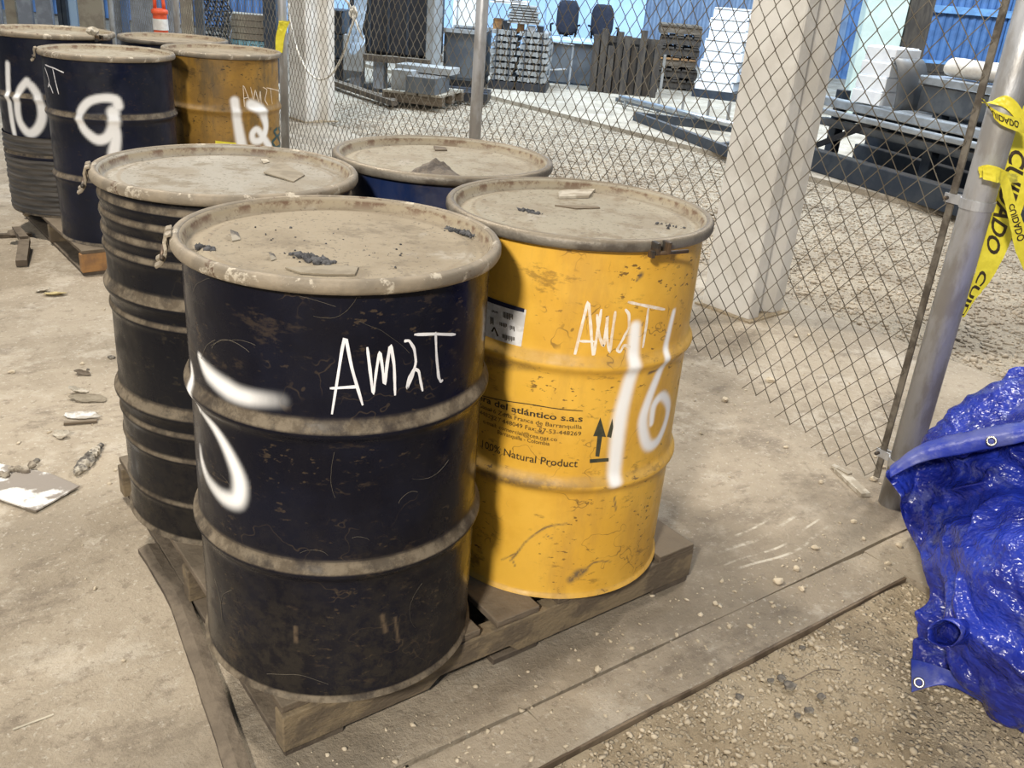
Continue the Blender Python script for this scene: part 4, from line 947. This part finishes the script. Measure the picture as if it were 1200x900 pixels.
# rolled fold with its dark mouth
a_, b_ = W(1106, 742, 1.68), W(1158, 736, 1.80); mb = MB(); P = []
for i in range(14):
    t = i/13; c = a_.lerp(b_, t); d = (b_-a_).normalized(); e = d.orthogonal().normalized(); f_ = d.cross(e); row = []
    for k in range(25):
        an = 2*math.pi*k/24; rr_ = (.040-.004*t)*(1+.12*mnoise.noise(Vector((math.cos(an)*2, math.sin(an)*2, t*4)))); row.append(c+e*rr_*math.cos(an)*.75+f_*rr_*math.sin(an))
    P.append(row)
ro = mb.grid(P).build('rolled_fold', M['tarp'], tp, smooth=True, local=False); ro.modifiers.new('s', 'SOLIDIFY').thickness = .002
st = loft([[W(1068, 772, 1.80), W(1090, 778, 1.77), W(1120, 788, 1.72), W(1150, 806, 1.665), W(1200, 838, 1.58)],
           [at(1068, 812, .004), at(1088, 806, .012), at(1115, 802, .03), at(1150, 822, .02), at(1200, 858, .01)]], 40, 10)
so = MB().grid(crease(st, .008, 11., 6.)).build('strap_hem', M['tarp_hem'], tp, smooth=True, local=False); so.modifiers.new('s', 'SOLIDIFY').thickness = .003
g = at(1077, 800, .030); MB().torus(g, .010, .003, (CAM-g).normalized()).build('grommet', M['grommet'], tp, smooth=True, local=False)

# ------------------------------------------------------------------ far background goods
def crate(name, label, cat, rect, Y, depth, material, rz=0., bev=.01, group=None):
    b, wd, ht = fbox(*rect, Y, depth); t = thing(name, label, cat, (b.x, b.y+depth/2, b.z), rz, group)
    return t, wd, ht, depth
# stack of white foam blocks
t, wd, ht, dp = crate('foam_stack', '', '', (822, 25, 878, 116), 14.6, .7, M['foam'])
bpy.data.objects.remove(t); b, wd, ht = fbox(822, 25, 878, 116, 14.6, .7); b.z = 0
rzF = R(-24); n = 8; hh = ht/(n+.3)
MBp = MB().box((b.x+.07, b.y+.4, .06), (.86, .8, .12), rzF); solo(MBp, 'shipping_pallet', M['darkblue'], 'dark pallet under the tall white foam block stack', 'pallet')
for k in range(n):
    z = .12+hh*k; w_ = wd*(.80-.00*k); mb = MB(); x = b.x+.03*((k % 2))-.012*(n-k)+.05
    mb.box((x, b.y+.4, z+hh*.42), (w_, .72, hh*.84), rzF); mb.box((x-.02, b.y+.38, z+hh*.92), (w_*.93, .70, hh*.12), rzF)
    solo(mb, 'foam_block', M['foam'], 'white foam block in tall stack left of near column, %s' % ('lowest', 'second from below', 'third from below', 'fourth from below', 'fourth from the top', 'third from the top', 'second from the top', 'topmost')[k], 'foam block', 'tall stack of foam blocks', bev=.012)
# pallet stack
b, wd, ht = fbox(776, 38, 824, 108, 15.4, .9); b.z = 0; n = 6; hh = ht/n
for k in range(n):
    t = thing('stacked_pallet', 'wooden pallet in the stack beside tall foam blocks, %s' % ('lowest', 'second from below', 'third from below', 'third from the top', 'second from the top', 'topmost')[k], 'pallet', (b.x-.09+.02*math.sin(k*2), b.y+.6, hh*k), R(-6+3*math.sin(k*3)), 'stack of far pallets')
    mt_ = M['brown'] if k in (0, 1, 3, 4) else M['wood']
    for y in (-.4, 0, .4): MB().box((0, y, hh*.48), (wd, .06, hh*.6)).build('stringer', mt_, t)
    for x in (-.4, -.2, 0, .2, .4): MB().box((x*wd, 0, hh*.86), (wd*.16, .9, hh*.16)).build('deck_board', mt_ if k != 2 else M['wood_orange'], t)
    for x in (-.4, 0, .4): MB().box((x*wd, 0, hh*.08), (wd*.16, .9, hh*.12)).build('bottom_board', mt_, t)
# brown upright boards leaning together
b0, w0, h0 = fbox(690, 40, 772, 112, 13.9, .5); x0 = b0.x-w0/2; nb = 9
t = thing('board_crate', 'brown crate of upright rough boards beside the desk', 'crate', (b0.x, b0.y+.35, 0), R(-8))
for k in range(nb):
    x = -w0/2+w0*(k+.5)/nb; hgt = h0*(.86+.14*math.sin(k*2.3))
    MB().box((x, .06*math.sin(k*3), hgt/2), (w0/nb*.82, .05, hgt)).build('upright_board', M['brown'], t)
for z in (.12, .5, h0*.82): MB().box((0, .07, z), (w0, .05, .09)).build('cross_board', M['brown'], t)
MB().box((0, .3, h0*.42), (w0*.94, .4, h0*.84)).build('load', M['darkblue'], t)
# grey desk with chairs
Yd = 15.0; b, wd, ht = fbox(628, 48, 730, 98, Yd, .8); zt = W(680, 48, Yd).z
t = thing('grey_desk', 'long grey desk with pale top far behind the fence', 'desk', (b.x, b.y+.4, 0), 0)
MB().box((0, 0, zt-.02), (wd+.1, .85, .045)).build('desk_top', M['paleblue'], t, bev=.008)
MB().box((0, -.36, zt/2), (wd, .04, zt-.06)).build('front_panel', M['slate'], t); 
for s in (-1, 1): MB().box((s*(wd/2-.03), 0, zt/2-.02), (.05, .78, zt-.05)).build('side_panel', M['slate'], t)
def chair(px0, px1, py0, py1, label, tw):
    b_ = W((px0+px1)/2, py1, Yd+1.0); s = pxm(b_); w_ = (px1-px0)*s; h_ = (py1-py0)*s
    t = thing('office_chair', label, 'chair', (b_.x+(.06 if px0 > 670 else -.06), b_.y+.12, 0), tw, None)
    zb_ = b_.z; mb = MB(); P = []
    for i in range(11):
        v = i/10; row = []; hw = w_/2*(1-.35*abs(2*v-1)**3.5)
        for k in range(9):
            u = k/4-1; row.append((hw*u, .05*u*u-.04*v, zb_+h_*v))
        P.append(row)
    o = mb.grid(P).build('backrest', M['fabric'], t, smooth=True); sd_ = o.modifiers.new('s', 'SOLIDIFY'); sd_.thickness = .06
    MB().box((0, .3, zb_-.08), (w_*1.05, .48, .08)).build('seat', M['fabric'], t, bev=.03)
    MB().tube([(0, .3, .1), (0, .3, zb_-.12)], .03, 10).build('gas_lift', M['black_plastic'], t, smooth=True)
    MB().beam((0, .06, zb_-.1), (0, .02, zb_+.15), .06, .02).build('back_bracket', M['black_plastic'], t)
    for s in (-1, 1): MB().tube([(s*w_*.55, .35, zb_-.08), (s*w_*.62, .33, zb_+.14), (s*w_*.62, .1, zb_+.16)], .018, 7).build('armrest', M['black_plastic'], t, smooth=True)
    for k in range(5):
        a = k*2*math.pi/5; MB().beam((0, .3, .1), (.3*math.cos(a), .3+.3*math.sin(a), .06), .05, .03).build('base_leg', M['black_plastic'], t)
        MB().tube([(.3*math.cos(a)-.02, .3+.3*math.sin(a), .03), (.3*math.cos(a)+.02, .3+.3*math.sin(a), .03)], .03, 10).build('caster', M['black_plastic'], t)
chair(655, 681, 4, 42, 'dark office chair behind the desk, left of two', R(8))
chair(686, 713, 8, 44, 'dark office chair behind the desk, right of two', R(-14))
# tubular frame before the desk
q = [W(x, y, 14.3) for x, y in ((643, 82), (648, 49), (672, 53), (664, 81))]
t = thing('tube_frame', 'thin pale tubular frame standing before the grey desk', 'frame', (q[0].x, 14.4, 0))
MB().tube([Vector((q[0].x, 14.3, .0)), q[1], q[2], Vector((q[3].x+.05, 14.3, 0.))], .016, 7).build('tube', M['silver'], t, local=False)
MB().tube([q[0], q[3]], .014, 7).build('cross_bar', M['silver'], t, local=False)
# strapped metal stacks
for (x0_, x1_, lab) in ((574, 604, 'strapped grey metal stack directly behind the middle fence post'), (606, 642, 'strapped grey metal stack beside the tubular frame')):
    b, wd, ht = fbox(x0_, 40, x1_, 105, 13.6, .8); n = 8; hh = (ht-.12)/n
    t = thing('metal_stack', lab, 'metal stack', (b.x, b.y+.4, 0), R(-4))
    MB().box((0, 0, .055), (wd*.98, .8, .11)).build('skid', M['black_plastic'], t)
    for k in range(n):
        mb = MB(); z = .12+hh*k; mb.box((.02*math.sin(k*2+x0_), 0, z+hh*.4), (wd*(.94+.05*math.sin(k*5)), .75, hh*.62))
        for e in (-.3, -.1, .12, .32): mb.box((e*wd, -.38, z+hh*.4), (.07*wd, .03, hh*.8))
        mb.build('tray', M['grey_panel'], t)
    for e in (-.28, .26): MB().box((e*wd, -.40, ht/2), (.012, .03, ht)).build('strap', M['darkblue'], t)
# goods lying on the stacks
Yg = 13.9
for (rect, nm, lab, cat, mm) in (((595, 8, 632, 28), 'mesh_bundle', 'grey wire mesh bundle lying on the metal stacks', 'bundle', 'grey_panel'), ((578, 23, 588, 36), 'brown_box', 'small brown box on the left metal stack', 'box', 'wood_orange'),
        ((589, 25, 597, 36), 'dark_box', 'small dark box between the brown boxes on the stacks', 'box', 'darkblue'), ((606, 29, 614, 37.5), 'brown_box', 'brown box on the right metal stack', 'box', 'wood_orange'),
        ((618, 31.5, 627, 38.5), 'white_box', 'small white box on the right metal stack', 'box', 'foam'), ((629, 31.5, 637, 39), 'dark_box', 'small dark box at the right end of the metal stacks', 'box', 'black_plastic'),
        ((575, -4, 618, 4), 'white_sheets', 'white sheets laid over the wire mesh bundle', 'sheets', 'foam')):
    b, wd, ht = fbox(*rect, Yg, .4); mb = MB()
    if nm == 'mesh_bundle':
        for k in range(7): mb.box((b.x+.02*math.sin(k*2), b.y, b.z+ht*(k+.5)/7), (wd*(1-.03*k), .5, ht/7*.6), R(3*math.sin(k)))
    elif nm == 'white_sheets':
        for k in range(4): mb.box((b.x+.05*math.sin(k*2.2), b.y, b.z+ht*(k+.5)/4), (wd*(1-.08*k), .5, ht/4*.7), R(4*math.sin(k*2)))
    else:
        mb.box((b.x, b.y, b.z+ht*.45), (wd, .3, ht*.9)); mb.box((b.x, b.y, b.z+ht*.95), (wd*1.02, .31, ht*.1))
    solo(mb, nm, M[mm], lab, cat)
# dark bin and the pillar above it
b, wd, ht = fbox(520, 44, 566, 104, 13.4, 1.); b.z = 0
t = thing('steel_bin', 'dark slate steel bin left of the middle fence post', 'bin', (b.x, b.y+.5, 0), R(-3)); 
for s in (-1, 1): MB().box((s*(wd/2-.02), 0, .1+ht/2-.05), (.04, 1, ht-.1)).build('side', M['slate'], t); MB().box((0, s*.48, .1+ht/2-.05), (wd, .04, ht-.1)).build('side', M['slate'], t)
MB().box((0, 0, .05), (wd*.96, .96, .1)).build('base', M['black_plastic'], t); MB().box((0, 0, .12), (wd, 1, .03)).build('bottom', M['slate'], t)
for s in (-1, 1): MB().box((0, s*.5, ht), (wd+.04, .06, .05)).build('rim', M['grey_panel'], t)
b, wd, ht = fbox(534, 0, 566, 44, 15.2, .5); t = thing('concrete_column', 'pale grey concrete column far behind the slate bin', 'column', (b.x, b.y+.3, 0), 0)
mb = MB(); mb.box((0, 0, 2.6), (wd, wd, 5.2)); mb.build('shaft', M['concrete'], t, bev=.03); MB().box((-wd/2-.04, -.1, 2.6), (.06, .15, 5.2)).build('conduit', M['foam'], t)
# machine under dark netting on its pallet
b, wd, ht = fbox(405, 12, 512, 82, 12.5, 1.); t = thing('netted_machine', 'dark netted machine casing on blocks behind the rope', 'machine', (b.x, b.y+.5, 0), R(-6))
mb = MB(); z0m = .42; mb.box((0, 0, z0m+.38), (wd*.9, .9, .76)); mb.box((-.08, .05, z0m+.9), (wd*.74, .8, .34)); mb.build('casing', M['black_plastic'], t, bev=.04)
MB().box((.02, -.35, z0m+1.02), (wd*.95, .25, .14)).build('top_beam', M['slate'], t, bev=.01)
for k in range(5): MB().box((-wd*.42+k*wd*.21, -.47, z0m+.4), (.03, .03, .74)).build('rib', M['darkblue'], t)
MB().box((wd*.47, -.3, z0m+.34), (.10, .5, 1.02)).build('end_panel', M['grey_panel'], t, bev=.01)
MB().box((wd*.30, -.2, z0m+1.28), (.22, .3, .5)).build('control_box', M['grey_panel'], t, bev=.01)
MB().box((-wd*.36, -.55, .42), (.26, .12, .44)).build('door_panel', M['grey_panel'], t, bev=.008)
for k, x in enumerate((-.36, -.1, .16, .4)): MB().box((x*wd, -.4, .21), (.14, .2, .42)).build('support_block', M['greyboard'], t)
MB().box((0, -.2, .38), (wd*.98, .8, .08)).build('skid', M['wood_dark'], t)
b, wd, ht = fbox(380, 18, 402, 94, 12.9, .6); b.z = 0
for k in range(3):
    mb = MB(); z = k*ht/3; mb.box((b.x, b.y+.3, z+ht/6*.92), (wd*(1-.06*k), .6, ht/3*.86)); mb.box((b.x, b.y+.3, z+ht/3*.93), (wd*(1-.06*k)+.04, .64, ht/3*.09))
    solo(mb, 'dark_crate', M['darkblue'] if k % 2 else M['black_plastic'], 'dark crate stacked between roped column and netted machine, %s of three' % ('lowest', 'middle', 'topmost')[k], 'crate', 'dark crates behind the rope')
# wooden pallet of parts in front of the machine
b, wd, ht = fbox(455, 70, 530, 120, 11.2, .9); t = thing('parts_pallet', 'weathered pallet of grey steel parts below the netted machine', 'pallet', (b.x, b.y+.35, 0), R(-14))
for y in (-.35, 0, .35): MB().box((0, y, .07), (wd, .09, .10)).build('stringer', M['wood'], t)
for k in range(5): MB().box((-wd/2+wd*(k+.5)/5, 0, .135), (wd/5*.8, .85, .025)).build('deck_board', M['tan_board'], t)
MB().box((-.18, -.1, .26), (.25, .4, .22)).build('steel_part', M['grey_panel'], t); MB().box((.12, -.2, .24), (.36, .5, .18)).build('steel_part', M['slate'], t); MB().box((.0, .1, .38), (.7, .35, .07)).build('steel_part', M['grey_panel'], t)
b, wd, ht = fbox(504, 104, 572, 116, 11.9, .6); mb = MB()
for k in range(3): mb.box((b.x, b.y+.1+.22*k, .055), (wd, .16, .11), R(-5))
solo(mb, 'dark_skid', M['black_plastic'], 'low black skid on the gravel left of the middle post', 'skid')
p0, p1 = at(388, 96, .03), at(462, 121, .03); mb = MB().beam(p0, p1, .07, .06); mb.beam(p0+Vector((0, .12, 0)), p1+Vector((0, .12, 0)), .05, .06)
solo(mb, 'timber_beam', M['wood_dark'], 'long dark timber lying on the gravel before the machine', 'timber')
# blue plastic sheeting hanging at the column
rows_ = [[W(x, y, 9.9) for x, y in r_] for r_ in (((414, -10), (424, -8), (432, -10)), ((414, 20), (421, 22), (428, 18)), ((408, 34), (416, 38), (425, 36)), ((407, 48), (417, 54), (428, 50)), ((410, 62), (414, 64), (418, 62)))]
mt_, nt, bb = NT('clear_blue_plastic'); bb.inputs['Base Color'].default_value = (.50, .66, .86, 1); bb.inputs['Roughness'].default_value = .2; bb.inputs['Alpha'].default_value = .8
o = MB().grid(crease(loft(rows_, 24, 60), .05, 8., 3.)); o = solo(o, 'plastic_sheeting', mt_, 'crumpled blue plastic sheeting hanging right of the roped column', 'plastic', smooth=True); o.modifiers.new('s', 'SOLIDIFY').thickness = .003

# dark tapered frame and pipe rail on the ground, left of the near column
t = thing('tapered_trailer_frame', 'dark tapered steel frame lying on the concrete left of near column', 'frame', at(800, 165))
A_, B_, C2, D2 = at(744, 141), at(880, 150), at(885, 193), at(884, 176)
mb = MB(); up = Vector((0, 0, .05))
MB().beam(A_+up, at(884, 196)+up, .06, .10).build('side_beam', M['darkblue'], t, local=False); MB().beam(A_+up, at(884, 158)+up, .06, .10).build('side_beam', M['darkblue'], t, local=False)
MB().beam(at(842, 179)+up, at(884, 172)+up, .05, .09).build('cross_beam', M['darkblue'], t, local=False)
t = thing('pipe_rail', 'grey pipe rail on short uprights left of the near column', 'rail', at(790, 140))
r0, r1 = W(727, 114, 12.6), W(874, 150, 10.6)
MB().tube([r0, r1], .032, 10).build('pipe', M['silver'], t, smooth=True, local=False)
for q, hgt in ((.38, .72), (.58, .30), (.78, .30), (.93, .32)):
    p = r0.lerp(r1, q)+Vector((0, .5, 0)); MB().box((p.x, p.y, hgt/2+.0), (.03, .03, hgt)).build('upright', M['grey_panel'], t, local=False)
mb = MB(); q0, q1 = r0+Vector((0, .5, 0)), r1+Vector((0, .5, 0)); q0.z = q1.z = .05; mb.beam(q0, q1, .05, .05); mb.build('foot_bar', M['slate'], t, local=False)
for q in (.05, .95):
    p = r0.lerp(r1, q); MB().tube([Vector((p.x, p.y, 0)), p], .02, 8).build('leg', M['grey_panel'], t, smooth=True, local=False)

# long dark machine right of the near column
g0, g1 = at(962, 207), at(1122, 258); dx = (g1-g0); L = dx.length*2.0+.6; ax = dx.normalized(); G0 = g0; g0 = g0-ax*.6; by = Vector((0, 0, 1)).cross(ax)
ang = math.atan2(ax.y, ax.x); t = thing('steel_machine', 'long dark blue steel machine bed right of the near column', 'machine', g0, ang)
def lb_(x, y, z): return (x, y, z)
MB().box((L/2, .15, .10), (L, .12, .20)).build('skid_plate', M['darkblue'], t, bev=.01)
MB().box((L/2, .95, .10), (L, .12, .20)).build('skid_plate', M['darkblue'], t, bev=.01)
MB().box((L/2, .6, .015), (L, 1, .03)).build('drip_tray', M['black_plastic'], t)
MB().box((L/2, .42, .42), (L, .10, .07)).build('mid_rail', M['slate'], t, bev=.008)
MB().box((L/2, .80, .46), (L, .06, .10)).build('mid_rail', M['darkblue'], t, bev=.008)
for k in range(11): MB().beam((.15+k*L/11, .42, .44), (.22+k*L/11, .80, .46), .045, .045).build('rung', M['darkblue'], t)
for k in range(4): MB().box((.06+k*(L-.12)/3, .55, .36), (.10, .10, .72)).build('leg', M['darkblue'], t, bev=.008)
MB().box((L/2, .30, .62), (L, .10, .08)).build('silver_rail', M['silver'], t, bev=.012)
MB().box((L/2, .14, .55), (L, .06, .05)).build('silver_rail', M['silver'], t, bev=.012)
MB().box((L/2, .85, .60), (L, .10, .12)).build('silver_rail', M['silver'], t, bev=.012)
MB().box((L/2, .6, .60), (L, .6, .04)).build('bed', M['slate'], t)
MB().beam((.02, .2, .12), (.75, .45, .55), .05, .05).build('brace', M['black_plastic'], t)
MB().box((L/2, 1.03, .29), (L, .03, .58)).build('back_panel', M['darkblue'], t)
# second beam, the cream roll and foam blocks on top
def onm(x, y, z): return G0+ax*x+by*y+Vector((0, 0, z))
mb = MB().beam(onm(.46, .65, .785), onm(L-.6, .65, .785), .34, .22); solo(mb, 'dark_beam', M['slate'], 'dark box beam lying on the steel machine bed', 'beam', bev=.015)
mb = MB().beam(onm(.44, .6, .932), onm(L-.6, .6, .932), .30, .07); solo(mb, 'silver_profile', M['silver'], 'grey profile lying on the dark box beam', 'profile', bev=.01)
mb = MB(); P = []
for i in range(30):
    s = .62+(L-1.22)*i/29; row = []
    for k in range(17):
        a = 2*math.pi*k/16; rr_ = .095*(1+.2*mnoise.noise(Vector((s*3, math.cos(a), math.sin(a))))); p = onm(s, .62+rr_*math.cos(a)*1.2, 1.058+rr_*math.sin(a)*.8); row.append(p)
    P.append(row)
solo(mb.grid(P), 'sheet_roll', M['tarpwhite'], 'cream sheet roll lying along the top of the steel machine', 'roll', smooth=True)
for k in range(4):
    mb = MB().box(onm(.05, .42+.02*k, .672+.055+.122*k), (.32, .34, .112), ang+R(8)); mb.box(onm(.05, .42+.02*k, .672+.1165+.122*k), (.29, .31, .010), ang+R(8))
    solo(mb, 'foam_block', M['foam'], 'white foam block in the low stack on the machine end, %s' % ('lowest', 'second from below', 'second from the top', 'topmost')[k], 'foam block', 'low stack of foam blocks', bev=.01)
P = []
for i in range(12):
    a = i/11*1.6; P.append([onm(.24+.16*math.sin(a), y, .675+.40*math.cos(a)) for y in (.28, .45, .62)])
o = solo(MB().grid(P), 'curved_cover', M['slate'], 'curved grey cover leaning beside the low foam stack', 'cover', smooth=True); o.modifiers.new('s', 'SOLIDIFY').thickness = .01
# pale green pillar and the brown post behind, upper right
b, wd, ht = fbox(1000, 0, 1046, 70, 13.5, .5); t = thing('pale_pillar', 'pale green painted pillar right of the near column', 'pillar', (b.x+.1, b.y+.3, 0), R(-10)); MB().box((0, 0, 2.6), (wd, .5, 5.2)).build('shaft', mat('pale_green_paint', (.55, .63, .56), .7, 0, (.48, .56, .5), 3.), t, bev=.02)
MB().box((wd/2+.06+.14, .06, 2.6), (.32, .3, 5.2)).build('timber_facing', M['brown'], t, bev=.01)
b, wd, ht = fbox(1085, 70, 1190, 84, 19.5, .5)
for k in range(3):
    mb = MB().box((b.x+.3*k, b.y+.1, max(.05, b.z-.15)+.16*(k % 2)), (3.2, .2, .15), R(-2+k)); solo(mb, 'timber_beam', M['brown'], 'brown timber stacked below the blue wall at upper right', 'timber', 'timbers below the blue wall')

# far left: upright boards, delineator, wood stack
t = thing('board_fence', 'row of tall grey upright boards behind the far drums', 'board fence', W(60, 40, 11.5)*1.0); t.location.z = 0
strips = [(-60, -30, 'greyboard'), (-28, 6, 'greyboard'), (9, 22, 'tan_board'), (25, 42, 'greyboard'), (45, 64, 'greyboard'), (77, 94, 'paleblue'), (95, 125, 'tan_board'), (133, 145, 'greyboard'), (145, 153, 'corr2'), (155, 184, 'greyboard'), (199, 212, 'greyboard'), (214, 228, 'tan_board'), (230, 240, 'slate')]
for x0_, x1_, mm in strips:
    a, b = W(x0_, 30, 11.5), W(x1_, 30, 11.5); MB().box(((a.x+b.x)/2, 11.5+random.uniform(-.03, .03), 1.3), ((b.x-a.x)*.95, .05, 2.6)).build('board', M[mm], t, local=False)
a, b = W(-60, 30, 11.6), W(240, 30, 11.6)
for z in (.3, 1.25, 2.3): MB().box(((a.x+b.x)/2, 11.62, z), (b.x-a.x, .06, .12)).build('rail', M['greyboard'], t, local=False)
for x in (69, 75): p = W(x, 20, 11.35); MB().box((p.x, 11.4, 1.4), (.05, .05, 2.8)).build('dark_post', M['darkblue'], t, local=False)
# orange and white delineator
p = W(189, 40, 8.0); t = thing('traffic_delineator', 'orange traffic delineator post with white bands behind the far drums', 'delineator', (p.x, 8.0, 0))
zc = lambda y: W(189, y, 8.0).z
MB().lathe([(.2, 0), (.2, .03), (.12, .05), (.06, .07), (0, .07)], 8).build('rubber_base', M['black_plastic'], t)
sc = pxm(p); rb = 8.5*sc
MB().lathe([(rb, .06), (rb*.92, zc(14))], 24).build('tube', M['orange'], t, smooth=True)
MB().lathe([(rb*1.02, zc(35)), (rb*1.0, zc(22))], 24).build('reflective_band', M['whiteband'], t, smooth=True)
MB().lathe([(rb*1.04, zc(70)), (rb*1.03, zc(44))], 24).build('reflective_band', M['whiteband'], t, smooth=True)
MB().lathe([(rb*.9, zc(17)), (rb*1.1, zc(16)), (rb*1.1, zc(12)), (rb*.75, zc(10)), (0, zc(10))], 24).build('collar', M['orange'], t, smooth=True)
hd = []; h_ = zc(-8)-zc(11)
for k in range(13): a = math.pi*k/12; hd.append((rb*.62*math.cos(a), 0, zc(11)+h_*min(1, math.sin(a)*1.6)))
MB().tube(hd, rb*.24, 8).build('handle', M['orange'], t, smooth=True)
# stacked boards, dark post, pale cyan crate
Yk = 12.5
for k in range(4):
    a, b = W(268, 40-7.5*k, Yk), W(316, 44-7.5*k, Yk); solo(MB().beam(a, b, .4, .07), 'tan_plank', M['tan_board'], 'tan plank in the stack behind the ochre drum, %s' % ('lowest', 'second from below', 'second from the top', 'topmost')[k], 'plank', 'tan planks behind the ochre drum')
b, wd, ht = fbox(268, 48, 316, 66, Yk, .5); mb = MB()
for k in range(4): mb.box((b.x, b.y+.1, b.z+ht*(k+.5)/4), (wd, .5, ht/4*.8))
for k in range(6): mb.box((b.x-wd/2+wd*k/5, b.y-.16, b.z+ht/2), (.04, .03, ht))
solo(mb, 'cyan_crate', M['cyan'], 'pale cyan slatted crate under the tan planks', 'crate')
zc = W(292, 66, Yk).z-.01; solo(MB().box((b.x, b.y+.1, zc*.46), (wd, .5, zc*.92)).box((b.x, b.y+.1, zc*.96), (wd+.05, .54, zc*.07)), 'plinth', M['slate'], 'dark crate base under the pale cyan crate', 'crate')
p = W(318, 40, 12.2); solo(MB().box((p.x, 12.2, 1.1), (.16, .14, 2.2)), 'dark_post', M['darkblue'], 'dark upright post right of the tan plank stack', 'post')
# dark debris netting draped behind the far drums
P = loft([[W(x, y, 12.0) for x, y in r_] for r_ in (((236, -15), (250, -12), (264, -12)), ((234, 10), (254, 14), (270, 12)), ((234, 40), (258, 42), (270, 44)), ((236, 70), (258, 72), (272, 70)))], 22, 30)
mb = MB(); nr, nc = len(P), len(P[0])
for i in range(0, nr, 2): mb.tube([P[i][j]+Vector((0, .05*math.sin(j*1.3+i), 0)) for j in range(nc)], .008, 4, False)
for j in range(nc): mb.tube([P[i][j]+Vector((0, .05*math.sin(j*1.3+i), 0)) for i in range(nr)], .008, 4, False)
solo(mb, 'debris_netting', M['darkblue'], 'dark debris netting hanging behind the far drums', 'netting', kind='stuff')
